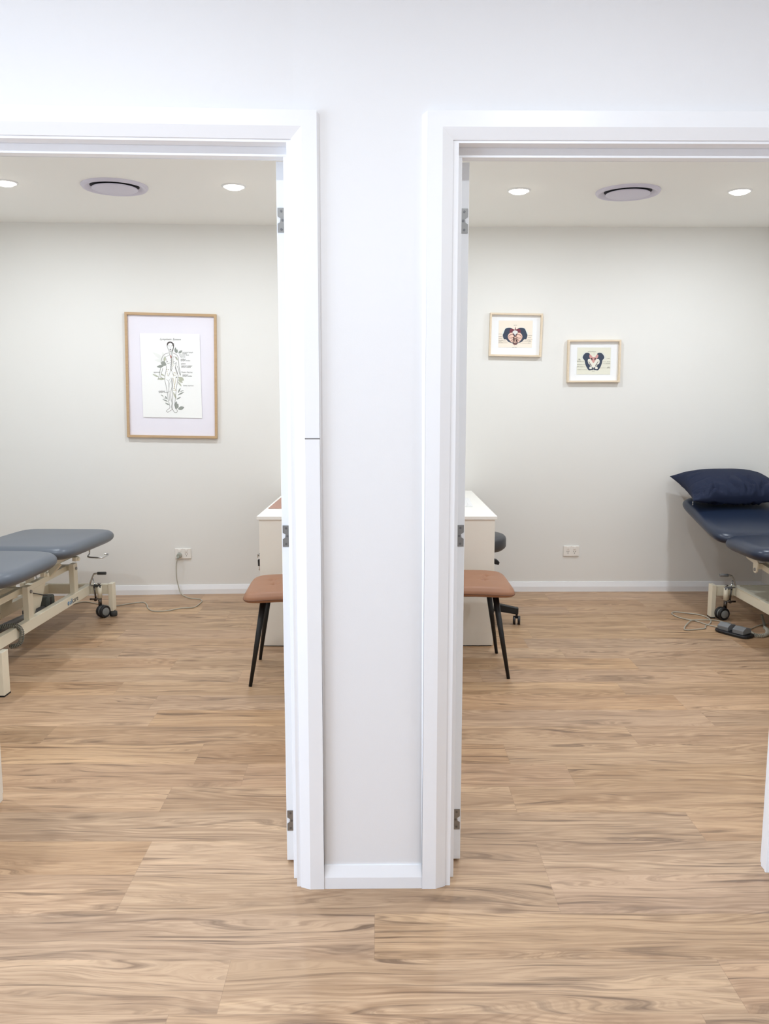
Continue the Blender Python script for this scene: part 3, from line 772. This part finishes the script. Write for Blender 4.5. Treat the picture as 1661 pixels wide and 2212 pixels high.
# ------------------------------------------------------------------ tan chairs
def chair(loc, rz, s, label):
    """seat centre at origin; backrest on -s x side"""
    t = thing('side_chair', loc, label, 'chair', rz, 'tan side chairs')
    a, b = .238, .238
    def tuft(x, y, r):
        z = 0
        for cx, cy in ((s*.112, .050), (s*.092, -.055), (-s*.075, .045), (-s*.085, -.060)):
            d2 = ((x-cx)/.012)**2+((y-cy)/.012)**2; z -= .010*math.exp(-d2/2)
            ex = abs(x-cx)/.05; ey = abs(y-cy)/.004; z -= .0035*math.exp(-ex*ex-ey*ey)+.004*math.exp(-((x-cx)/.006)**2-((y-cy)/.05)**2)
        z -= .0015*math.exp(-((r-.965)/.012)**2)
        return z
    def curl(x, y):
        v = .010*(s*x/a)**2 if s*x > 0 else 0
        return -v
    p = pad(a, b, .052, .034, n=7.0, N=72, under=.24, crown=.010, tf=tuft, zf=curl)
    # trapezoid: narrower to the back
    p.v = [(x, y*(1-.10*(1-(s*x+a)/(2*a))), z) for x, y, z in p.v]
    so = p.build('seat', M_['tan'], t); so.location.z = .418
    # piping seam around the edge
    pts = []
    for i in range(97):
        th = 2*PI*i/96; c, q = math.cos(th), math.sin(th); k = 1/((abs(c)**7+abs(q)**7)**(1/7))
        x, y = (a+.0005)*c*k, (b+.0005)*q*k
        pts.append((x, y*(1-.10*(1-(s*x+a)/(2*a))), .0195+curl(x, y)))
    MB().tube(pts, .0022, 8).build('piping', M_['tandark'], so)
    # legs: tapered round, splayed
    for sx in (1, -1):
        for sy in (1, -1):
            tp = (s*sx*.138, sy*.150, .424); ft = (s*sx*.205, sy*.212, 0)
            MB().cyl(tp, ft, .0165, .0085, n=22).build('leg', M_['black'], t)
    MB().box(-.135, .135, -.16, .16, .408, .421).build('under_frame', M_['black'], t, bevel=.004)
    # backrest: curved padded shell on two stays
    bk = MB(); N = 24; f_ = []; g_ = []
    for j in range(N+1):
        for i in range(N+1):
            u, v = -1+2*i/N, -1+2*j/N; r = max(abs(u), abs(v), 1e-6); k = 1/(max(abs(u/r)**5+abs(v/r)**5, 1)**.2)
            y, z = .215*u*k, .17*v*k; th = .020*math.sqrt(max(0, 1-r**6)); bend = .05*(y/.215)**2-.08*(z/.17)*.5
            f_.append((s*(bend+th), y, z)); g_.append((s*(bend-th), y, z))
    W_ = N+1; fs = [(j*W_+i, j*W_+i+1, (j+1)*W_+i+1, (j+1)*W_+i) for j in range(N) for i in range(N)]
    bk.add(f_, fs, True); bk.add(g_, [q[::-1] for q in fs], True); bo = bk.build('backrest', M_['tan'], t); bo.location = (-s*.225, 0, .665)
    st = MB()
    for sy in (-.09, .09): st.tube(spline([(-s*.12, sy, .413), (-s*.20, sy, .425), (-s*.245, sy, .48), (-s*.250, sy, .60)], 6), .010, 10)
    st.build('back_stay', M_['black'], t)
    return t
chair((.450, 2.000, 0), math.radians(0), 1, 'tan leather chair with black legs in front of the right room desk')
chair((-.425, 1.900, 0), math.radians(1.5), -1, 'tan leather chair with black legs in front of the left room desk')

# ------------------------------------------------------------------ stool tucked under the right desk
st = thing('rolling_stool', (.607, 2.86, 0), 'charcoal round stool on black five-star base behind the right desk', 'stool')
MB().lathe([(.0001, .458), (.13, .459), (.165, .468), (.182, .482), (.187, .492), (.187, .536), (.183, .548), (.172, .558), (.14, .566), (.08, .571), (.0001, .572)], n=56).build('seat', M_['stoolseat'], st)
MB().cyl((0, 0, .20), (0, 0, .46), .022, n=24).cyl((0, 0, .085), (0, 0, .25), .030, .028, n=24).build('gas_column', M_['black'], st)
MB().lathe([(.0001, .445), (.10, .448), (.11, .462), (.0001, .462)], n=32).build('seat_plate', M_['black'], st)
MB().prism([(0, .432), (.11, .432), (.118, .405), (.135, .400), (.150, .385), (.145, .368), (.120, .372), (.10, .395), (0, .42)], 'y', -.018, .018).build('height_lever', M_['blackplastic'], st, bevel=.004)
for k in range(5):
    a = math.radians(-12)+k*2*PI/5; d = Vector((math.cos(a), math.sin(a), 0)); q = Vector((-math.sin(a), math.cos(a), 0))
    m = MB(); m.v = []; A0, A1 = d*.02, d*.272
    vs = [A0+q*.024+Vector((0, 0, .095)), A0-q*.024+Vector((0, 0, .095)), A0-q*.022+Vector((0, 0, .150)), A0+q*.022+Vector((0, 0, .150)),
          A1+q*.018+Vector((0, 0, .064)), A1-q*.018+Vector((0, 0, .064)), A1-q*.015+Vector((0, 0, .106)), A1+q*.015+Vector((0, 0, .106))]
    m.add(vs, [(0, 1, 2, 3), (7, 6, 5, 4), (0, 4, 5, 1), (1, 5, 6, 2), (2, 6, 7, 3), (3, 7, 4, 0)])
    arm = m.build('base_arm', M_['black'], st, bevel=.006, seg=3)
    c = d*.262+Vector((0, 0, .027)); m = MB()
    ax_ = d if k == 0 else q
    for e in (-1, 1):
        m.cyl(c+ax_*e*.007, c+ax_*e*.022, .0265, n=26)
    m.cyl(c+Vector((0, 0, .01)), c+Vector((0, 0, .05)), .007, n=12)
    cs = m.build('caster_wheels', M_['blackplastic'], st, bevel=.002)

# ------------------------------------------------------------------ cabinet at the left edge
cb = thing('cabinet', (-1.50, .325, 0), 'white cabinet standing inside the left doorway at the left photo edge', 'cabinet')
MB().box(-.185, .185, -.195, .201, .0, .70).build('carcass', M_['desk'], cb, bevel=.001)
MB().box(-.19, .187, -.20, .204, .7005, .72).build('cabinet_top', M_['desktop'], cb, bevel=.001)
MB().box(-.18, .18, .2015, .217, .02, .69).build('cabinet_door', M_['desk'], cb, bevel=.001)

# ------------------------------------------------------------------ pictures
def rect_basis(tl, tr, bl):
    return tl, (tr-tl), (bl-tl)
class Art:
    """flat artwork drawn in photo-measured points on one vertical plane"""
    def __init__(s, Y, org, sc, slope=0, x0=0): s.Y = Y; s.o = org; s.s = sc; s.k = slope; s.x0 = x0
    def p(s, u, v, lift=0):
        P = onY(s.o[0]+u/s.s, s.o[1]+v/s.s, s.Y-lift)
        if s.k:
            for _ in range(4): P = onY(s.o[0]+u/s.s, s.o[1]+v/s.s, s.Y-lift+s.k*(P.x-s.x0))
        return P
    def poly(s, mb, pts, lift, smooth=False):
        P = pts
        if smooth:
            Q = [Vector((a, b, 0)) for a, b in pts]; n = len(Q); P = []
            for i in range(n):
                a, b, c, d = Q[i-1], Q[i], Q[(i+1) % n], Q[(i+2) % n]
                for k in range(5):
                    t = k/5; r = .5*((2*b)+(c-a)*t+(2*a-5*b+4*c-d)*t*t+(3*b-a-3*c+d)*t**3); P.append((r.x, r.y))
        vs = [s.p(a, b, lift) for a, b in P]; mb.add(vs, [tuple(range(len(vs)))])
    def line(s, mb, pts, w, lift, smooth=True, dash=0):
        Q = [Vector((a, b, 0)) for a, b in pts]
        if smooth and len(Q) > 2: Q = spline(Q, 5)
        vs = []
        segs = []
        for i in range(len(Q)-1):
            if dash and i % 2: continue
            d = (Q[i+1]-Q[i]);
            if d.length < 1e-6: continue
            d.normalize(); n = Vector((-d.y, d.x, 0))*w/2; e = d*w*.25
            q = [Q[i]-n-e, Q[i+1]-n+e, Q[i+1]+n+e, Q[i]+n-e]
            mb.add([s.p(a.x, a.y, lift) for a in q], [(0, 1, 2, 3)])
    def text(s, body, u, v, h, m, parent, lift=.0006, shear=0, align='LEFT', name='printed_text', rot=0):
        o = text_obj(name, body, h/s.s/310.0*1.38, m, parent, shear, align, .0001)
        o.location = s.p(u, v, lift)-parent.location; o.rotation_euler = (PI/2, rot, 0); return o
def picture(label, corners, Yw, fw_, depth, fm, mountm, mount_back, name='picture_frame', slope=0):
    """corners: photo points TL TR BR BL of the frame's front edge; Yw = wall plane there"""
    Yf = Yw-depth-.001
    C = [onY(*q, Yf) for q in corners]
    cx = sum((p.x for p in C))/4; cz = sum((p.z for p in C))/4
    W_ = ((C[1]-C[0]).length+(C[2]-C[3]).length)/2; H_ = ((C[3]-C[0]).length+(C[2]-C[1]).length)/2
    ang = math.atan2((C[1]-C[0]).z+(C[2]-C[3]).z, (C[1]-C[0]).x+(C[2]-C[3]).x)
    t = thing(name, (cx, Yw-.001, cz), label, 'framed picture'); t.rotation_euler.y = -ang; t.rotation_euler.z = math.atan(slope)
    w, h, f = W_/2, H_/2, fw_
    fr = MB()
    for (a, b, c, d) in (((-w, h), (w, h), (w-f, h-f), (-w+f, h-f)), ((w, h), (w, -h), (w-f, -h+f), (w-f, h-f)), ((w, -h), (-w, -h), (-w+f, -h+f), (w-f, -h+f)), ((-w, -h), (-w, h), (-w+f, h-f), (-w+f, -h+f))):
        fr.prism([a, b, c, d], 'y', -depth, 0)
    fr.build('frame', fm, t, bevel=.0008)
    MB().box(-w+f-.001, w-f+.001, -mount_back-.002, -mount_back, -h+f-.001, h-f+.001).build('mount', mountm, t)
    MB().add([(-w+f, -depth+.003, -h+f), (w-f, -depth+.003, -h+f), (w-f, -depth+.003, h-f), (-w+f, -depth+.003, h-f)], [(0, 1, 2, 3)]).build('glazing', M_['glass'], t)
    return t, cx, cz, w, h
def art_children(t, items):
    bpy.context.view_layer.update()
    inv = t.matrix_world.inverted()
    for name, mb, m, lab in items:
        o = mb.build(name, m, t); o.matrix_parent_inverse = inv
        if lab: o['label'] = lab

# --- large botanical anatomy print
YW = lw(-1.43)
tp, cx, cz, w, h = picture('large oak framed lymphatic system print with white mount on the left room wall', [(266, 674), (463.5, 678.5), (470.5, 947.5), (278.5, 944.5)], YW, .0165, .026, M_['oak'], M_['mount'], .006, slope=.05)
YP = YW-.0145
A = Art(YP, (300, 715), 11.64, .05, cx)
paper = MB()
pp = [(20, 55), (800, 62), (1525, 76), (1555, 1100), (1590, 2190), (800, 2178), (112, 2168), (66, 1100)]
A.poly(paper, pp, 0)
pv = [Vector(v) for v in paper.v]; paper = MB(); n_ = len(pv); paper.add(pv+[v+Vector((0, .0012, 0)) for v in pv], [tuple(range(n_)), tuple(range(2*n_-1, n_-1, -1))]+[(i, i+n_, (i+1) % n_+n_, (i+1) % n_) for i in range(n_)])
out = MB(); green = MB(); dgreen = MB(); pale_ = MB(); hair = MB(); ochre = MB(); red = MB()
Lw = 9
def ln(pts, w_=Lw, mb=out, dash=0, smooth=True): A.line(mb, pts, w_, .0006, smooth, dash)
ln([(715, 390), (735, 450), (760, 495), (795, 515), (830, 495), (850, 455), (868, 400)])
ln([(870, 310), (876, 380), (862, 450), (846, 520)], 16)
A.poly(hair, [(705, 395), (703, 330), (725, 285), (780, 265), (835, 280), (866, 320), (872, 400), (850, 370), (835, 325), (790, 295), (745, 320), (722, 360)], .0005, True)
ln([(735, 378), (755, 372), (775, 380)], 6); ln([(805, 380), (830, 372), (850, 380)], 6); ln([(785, 400), (782, 440), (795, 448)], 4)
A.poly(hair, [(765, 470), (793, 462), (818, 470), (793, 484)], .0007, True)
ln([(755, 515), (762, 545), (700, 562), (640, 590), (595, 640), (575, 700), (560, 760)]); ln([(845, 520), (848, 548), (900, 570), (955, 605), (985, 660), (995, 760), (1010, 900), (1040, 1050), (1050, 1100)])
ln([(690, 880), (690, 960), (670, 1060), (655, 1150), (655, 1250), (680, 1360), (705, 1490), (725, 1620), (735, 1720), (755, 1800), (775, 1870), (778, 1930), (740, 1965), (700, 2000), (695, 2025), (730, 2040), (780, 2010), (820, 1985)])
ln([(940, 780), (930, 860), (915, 900), (930, 980), (965, 1070), (985, 1120), (980, 1180), (970, 1280), (945, 1400), (935, 1520), (925, 1620), (910, 1750), (905, 1850), (915, 1930), (960, 1990), (968, 2020), (945, 2050), (900, 2045), (870, 2010), (852, 1975)])
ln([(810, 1180), (825, 1280), (830, 1400), (810, 1500), (800, 1620), (815, 1720), (830, 1820), (820, 1900), (835, 1985)]); ln([(835, 1180), (850, 1300), (850, 1450), (855, 1600), (850, 1750), (848, 1900), (850, 1985)])
ln([(545, 930), (530, 1010), (515, 1090), (500, 1150), (480, 1230)]); ln([(600, 935), (580, 1020), (560, 1090), (550, 1150), (600, 1200)])
ln([(915, 900), (950, 990), (975, 1080)]); ln([(965, 880), (1000, 980), (1020, 1070), (1045, 1120)])
ln([(690, 700), (700, 790), (740, 820), (770, 800)], 6); ln([(855, 790), (900, 830), (935, 790)], 6)
ln([(790, 640), (790, 760), (788, 880), (800, 975)], 9, dash=1); ln([(825, 640), (820, 780), (808, 975)], 13); ln([(860, 660), (860, 800), (850, 920), (815, 985)], 9, dash=1)
ln([(655, 660), (700, 635), (765, 610)], 9, dash=1); ln([(850, 630), (900, 650), (955, 690)], 9, dash=1)
ln([(765, 560), (775, 600), (780, 640)], 9, dash=1); ln([(845, 560), (838, 600), (835, 640)], 9, dash=1)
ln([(800, 985), (770, 1070), (740, 1140)], 11, dash=1); ln([(815, 985), (850, 1070), (885, 1150)], 11, dash=1)
ln([(700, 1220), (750, 1260), (775, 1210)], 8, dash=1); ln([(740, 1270), (755, 1400), (755, 1520), (770, 1650), (780, 1760)], 7); ln([(800, 1250), (770, 1330), (750, 1500)], 5)
for (x0, y0), (x1, y1) in (((785, 515), (780, 610)), ((820, 515), (822, 610))): ln([(x0, y0), (x1, y1)], 6)
ln([(860, 700), (845, 780), (870, 900)], 8, ochre, dash=1); ln([(700, 960), (715, 1080), (740, 1150)], 12, ochre, dash=1); ln([(860, 1180), (880, 1300), (900, 1400), (890, 1460)], 9, ochre)
ln([(930, 1180), (915, 1300), (880, 1420)], 9, ochre); ln([(880, 1040), (930, 1060), (930, 1110), (880, 1120), (880, 1040)], 8, ochre); ln([(850, 1480), (900, 1500), (935, 1500), (900, 1450), (860, 1440)], 10, ochre)
A.poly(red, [(785, 620), (800, 612), (820, 620), (818, 665), (800, 680), (788, 665)], .0006, True)
for cx_, cy_ in ((715, 765), (880, 770), (755, 1520), (740, 970)): A.poly(out, [(cx_-11, cy_), (cx_, cy_-11), (cx_+11, cy_), (cx_, cy_+11)], .0007, True)
def leaf(mb, a, b, w_, lift=.0004):
    a = Vector((a[0], a[1], 0)); b = Vector((b[0], b[1], 0)); d = b-a; n = Vector((-d.y, d.x, 0)).normalized()*w_/2
    P = [a, a+d*.25+n*.8, a+d*.55+n, a+d*.85+n*.5, b, a+d*.85-n*.5, a+d*.55-n, a+d*.25-n*.8]; A.poly(mb, [(p.x, p.y) for p in P], lift, True)
for a, b, w_ in [((640, 730), (350, 540), 90), ((650, 760), (390, 730), 80), ((640, 690), (590, 530), 80)]: leaf(pale_, a, b, w_)
for a, b, w_ in [((490, 1155), (345, 1085), 40), ((655, 1205), (470, 1205), 60), ((650, 1140), (550, 1070), 34), ((1130, 1240), (990, 1160), 90), ((1100, 1300), (985, 1220), 60), ((1070, 1390), (975, 1270), 36), ((660, 640), (640, 780), 60), ((940, 1700), (865, 1540), 44), ((920, 640), (975, 740), 40)]: leaf(green, a, b, w_)
for a, b, w_ in [((620, 880), (450, 900), 70), ((550, 780), (690, 860), 110), ((975, 1615), (1140, 1530), 34), ((945, 1720), (1055, 1660), 34), ((985, 1560), (1045, 1430), 34), ((1035, 1525), (1130, 1495), 20), ((730, 1775), (595, 1715), 30), ((715, 1720), (655, 1630), 30), ((760, 1860), (660, 1805), 34), ((625, 1650), (550, 1600), 20), ((705, 1700), (600, 1680), 16),
                 ((940, 560), (960, 460), 60), ((915, 540), (920, 410), 50), ((995, 560), (1090, 490), 60), ((925, 1960), (985, 1830), 90), ((905, 1900), (950, 1770), 60), ((985, 1965), (1140, 1915), 90), ((930, 1180), (960, 1150), 40)]: leaf(dgreen, a, b, w_)
items = [('print_paper', paper, M_['paper'], None), ('figure_outline', out, flat('print_grey', (120, 116, 110)), None), ('figure_hair', hair, flat('print_hair', (84, 76, 74)), None),
         ('pale_leaves', pale_, flat('print_pale', (238, 240, 236)), None), ('green_leaves', green, flat('print_green', (190, 193, 174)), None), ('dark_leaves', dgreen, flat('print_darkgreen', (152, 157, 150)), None),
         ('gold_lines', ochre, flat('print_ochre', (198, 186, 146)), None), ('red_gland', red, flat('print_red', (200, 150, 140)), None)]
art_children(tp, items)
gi = flat('print_text', (110, 108, 104))
def label_text(T_, A_, body, u, v, h_, m, shear=0, align='LEFT'):
    o = text_obj('printed_text', body, h_/A_.s/312*1.35, m, None, shear, align, .00008)
    o.parent = T_; bpy.context.view_layer.update(); o.matrix_parent_inverse = T_.matrix_world.inverted()
    o.location = A_.p(u, v, .0008); o.rotation_euler = (PI/2, .012, math.atan(A_.k))
label_text(tp, A, 'Lymphatic System', 785, 232, 53, gi, .45, 'CENTER')
for body, u, v in [('cervical lymph', 1090, 550), ('nodes', 1090, 580), ('thoracic duct', 1010, 615), ('thymus', 1030, 662), ('axillary', 1050, 725), ('lymph nodes', 1050, 757), ('spleen', 1055, 836), ('supratrochlear', 1065, 888), ('lymph nodes', 1065, 918),
                   ('Peyers Patches', 1065, 1050), ('inguinal', 1095, 1115), ('lymph nodes', 1095, 1145), ('bone marrow', 1115, 1386), ('popliteal', 495, 1525), ('lymph nodes', 500, 1555), ('appendix', 370, 1050)]:
    label_text(tp, A, body, u, v, 34, gi, .15)

# --- two small diagrams in the right room
def small_print(T_, A_, Y, paper_pts, paper_col, layers, texts):
    items = []
    mb = MB(); A_.poly(mb, paper_pts, 0); v_ = [Vector(q) for q in mb.v]; n = len(v_); mb = MB()
    mb.add(v_+[q+Vector((0, .001, 0)) for q in v_], [tuple(range(n)), tuple(range(2*n-1, n-1, -1))]+[(i, i+n, (i+1) % n+n, (i+1) % n) for i in range(n)])
    items.append(('print_paper', mb, flat('diagram_paper', paper_col), None))
    for k, (nm, col, polys, lines) in enumerate(layers):
        mb = MB()
        for P in polys: A_.poly(mb, P, .0003+.00025*k, True)
        for P, w_ in lines: A_.line(mb, P, w_, .0003+.00025*k)
        items.append((nm, mb, flat(nm+'_ink', col), None))
    art_children(T_, items)
    for b_, u, v, al in texts: label_text(T_, A_, b_, u, v, 22, gi, 0, al)
def mir(P, c): return [(2*c-x, y) for x, y in P]
NAVY = (62, 72, 90)
# first
c1_, cx, cz, w, h = picture('small pale framed pelvis diagram on pink paper, upper left of the pair', [(1058.8, 675.5), (1173, 677), (1169.5, 771.5), (1056.5, 768.5)], 3.70, .012, .032, M_['pale'], M_['mountw'], .004)
A1 = Art(3.70-.0087, (1050, 665), 12.78)
c = 800
wing = [(790, 1010), (720, 975), (620, 940), (550, 870), (490, 860), (460, 760), (480, 700), (520, 600), (560, 560), (640, 548), (700, 560), (760, 610), (770, 700), (800, 790)]
small_print(c1_, A1, 0, [(352, 350), (1290, 350), (1262, 1100), (335, 1090)], (246, 236, 221), [
    ('white_edge', (232, 236, 228), [[(560, 545), (610, 545), (590, 610), (500, 740), (455, 740), (450, 680), (500, 600)], mir([(560, 545), (610, 545), (590, 610), (500, 740), (455, 740), (450, 680), (500, 600)], c)], []),
    ('navy_wings', NAVY, [wing, mir(wing, c)], []),
    ('maroon_lobes', (122, 62, 74), [[(650, 690), (660, 600), (710, 580), (745, 590), (790, 610), (730, 700)], mir([(650, 690), (660, 600), (710, 580), (745, 590), (790, 610), (730, 700)], c), [(795, 550), (806, 540), (815, 560), (812, 640), (795, 640)]], []),
    ('pale_centre', (228, 228, 224), [[(800, 620), (860, 645), (875, 680), (820, 730), (800, 770), (775, 720), (725, 680), (750, 640)]], []),
    ('peach_lobes', (243, 206, 188), [[(605, 760), (650, 700), (720, 690), (780, 760), (800, 810), (790, 900), (720, 960), (650, 900), (605, 830)], mir([(605, 760), (650, 700), (720, 690), (780, 760), (800, 810), (790, 900), (720, 960), (650, 900), (605, 830)], c), [(760, 800), (840, 800), (860, 960), (740, 960)]], []),
    ('brown_lines', (130, 92, 92), [[(745, 980), (855, 980), (840, 1015), (765, 1015)]], [([(620, 790), (680, 740), (770, 730)], 14), ([(980, 790), (920, 740), (830, 730)], 14), ([(620, 830), (700, 835), (765, 800)], 14), ([(980, 830), (900, 835), (835, 800)], 14), ([(735, 860), (680, 920)], 12), ([(865, 860), (920, 920)], 12), ([(740, 720), (800, 790), (860, 720)], 22), ([(750, 870), (800, 850), (850, 870), (850, 950), (800, 985), (745, 950), (750, 870)], 18), ([(775, 900), (800, 880), (825, 900), (820, 940), (790, 950), (775, 900)], 14)]),
    ('leader_lines', (170, 158, 146), [], [([(430, 795), (470, 800)], 4), ([(430, 855), (480, 862)], 4), ([(440, 900), (550, 905)], 4), ([(460, 925), (560, 930)], 4), ([(420, 963), (600, 965)], 4), ([(1130, 762), (1165, 762)], 4), ([(1100, 875), (1150, 875)], 4), ([(1060, 910), (1120, 910)], 4), ([(1000, 937), (1180, 937)], 4), ([(940, 975), (1170, 975)], 4), ([(808, 500), (808, 540)], 4), ([(785, 1035), (785, 1055)], 4)]),
], [('sacrum', 808, 488, 'CENTER'), ('ischium', 345, 728, 'LEFT'), ('bladder', 345, 802, 'LEFT'), ('urethra', 345, 858, 'LEFT'), ('obturator', 345, 907, 'LEFT'), ('muscle', 345, 932, 'LEFT'), ('perineum', 345, 968, 'LEFT'), ('ligament', 1170, 770, 'LEFT'), ('gluteus', 1160, 822, 'LEFT'), ('levator ani', 1150, 880, 'LEFT'), ('coccygeus', 1120, 916, 'LEFT'), ('nerve', 1180, 942, 'LEFT'), ('fascia', 1165, 982, 'LEFT'), ('pelvic floor', 785, 1098, 'CENTER')])
# second
c2_, cx, cz, w, h = picture('small pale framed pelvis bone diagram on cream paper, lower right of the pair', [(1228, 734), (1343, 733.8), (1338.7, 825.5), (1224.7, 826)], 3.70, .012, .032, M_['pale'], M_['mountw'], .004)
A2 = Art(3.70-.0087, (1215, 725), 12.30)
c = 822
wing = [(820, 900), (770, 915), (700, 920), (640, 840), (600, 740), (585, 660), (540, 600), (545, 540), (600, 470), (670, 455), (720, 480), (740, 560), (760, 620), (800, 780)]
small_print(c2_, A2, 0, [(400, 315), (1290, 318), (1265, 1032), (372, 1030)], (232, 231, 215), [
    ('white_edge', (226, 228, 218), [[(560, 450), (610, 450), (590, 520), (555, 640), (500, 620), (500, 540)], mir([(560, 450), (610, 450), (590, 520), (555, 640), (500, 620), (500, 540)], c)], []),
    ('navy_wings', NAVY, [wing, mir(wing, c)], []),
    ('pink_centre', (212, 158, 152), [[(715, 520), (735, 500), (780, 540), (800, 570), (860, 570), (890, 530), (925, 500), (950, 520), (945, 570), (900, 620), (822, 730), (745, 620), (715, 570)]], []),
    ('cream_bone', (236, 234, 222), [[(670, 660), (700, 620), (760, 640), (822, 730), (885, 640), (945, 620), (985, 660), (975, 740), (900, 800), (822, 850), (745, 800), (690, 740)], [(710, 850), (740, 820), (780, 840), (775, 880), (720, 885)], mir([(710, 850), (740, 820), (780, 840), (775, 880), (720, 885)], c), [(790, 545), (830, 532), (880, 545), (860, 568), (800, 568)]], []),
    ('dark_marks', (84, 66, 66), [[(755, 605), (785, 590), (795, 640), (780, 650)], mir([(755, 605), (785, 590), (795, 640), (780, 650)], c)], [([(700, 690), (740, 760), (770, 800)], 14), ([(945, 690), (900, 760), (875, 800)], 14), ([(690, 760), (760, 770)], 12), ([(955, 760), (885, 770)], 12)]),
    ('leader_lines', (176, 170, 156), [], [([(510, 683), (580, 683)], 5), ([(520, 770), (605, 770)], 5), ([(500, 828), (615, 828)], 5), ([(480, 903), (660, 903)], 5), ([(1060, 693), (1165, 693)], 5), ([(1070, 743), (1160, 743)], 5), ([(1000, 853), (1150, 853)], 5), ([(838, 440), (838, 520)], 5), ([(1170, 607), (1190, 607)], 5)]),
], [('sacral promontory', 780, 432, 'CENTER'), ('iliac', 425, 632, 'LEFT'), ('crest', 425, 652, 'LEFT'), ('iliac spine', 390, 690, 'LEFT'), ('acetabulum', 385, 778, 'LEFT'), ('pubic ramus', 385, 834, 'LEFT'), ('ischium', 400, 910, 'LEFT'), ('ilium', 1200, 614, 'LEFT'), ('sacrum', 1180, 700, 'LEFT'), ('foramen', 1165, 748, 'LEFT'), ('pubic', 1190, 845, 'LEFT'), ('tubercle', 1170, 865, 'LEFT'), ('pelvis', 815, 955, 'CENTER')])

# ------------------------------------------------------------------ daylight
def area(name, loc, rot, sx, sy, e, col):
    l = bpy.data.lights.new(name, 'AREA'); l.shape = 'RECTANGLE'; l.size = sx; l.size_y = sy; l.energy = e; l.color = col
    o = bpy.data.objects.new(name, l); COL.objects.link(o); o.location = loc; o.rotation_euler = rot
    return o
area('window_daylight', (-4.45, -1.98, 1.27), (0, -PI/2, 0), 2.3, 3.2, 380, (.64, .79, 1.0))
wd = bpy.data.worlds.new('world'); SC.world = wd; wd.use_nodes = True
wd.node_tree.nodes['Background'].inputs[0].default_value = (.75, .87, 1, 1); wd.node_tree.nodes['Background'].inputs[1].default_value = 1.0

SC.view_settings.view_transform = 'Standard'; SC.view_settings.look = 'None'; SC.view_settings.gamma = 1
SC.view_settings.use_curve_mapping = False
SC.view_settings.exposure = -1.27
SC.cycles.use_denoising = True
SC.cycles.max_bounces = 12; SC.cycles.diffuse_bounces = 7; SC.cycles.glossy_bounces = 4; SC.cycles.transparent_max_bounces = 8
SC.cycles.sample_clamp_indirect = 8
SC.cycles.caustics_reflective = False; SC.cycles.caustics_refractive = False
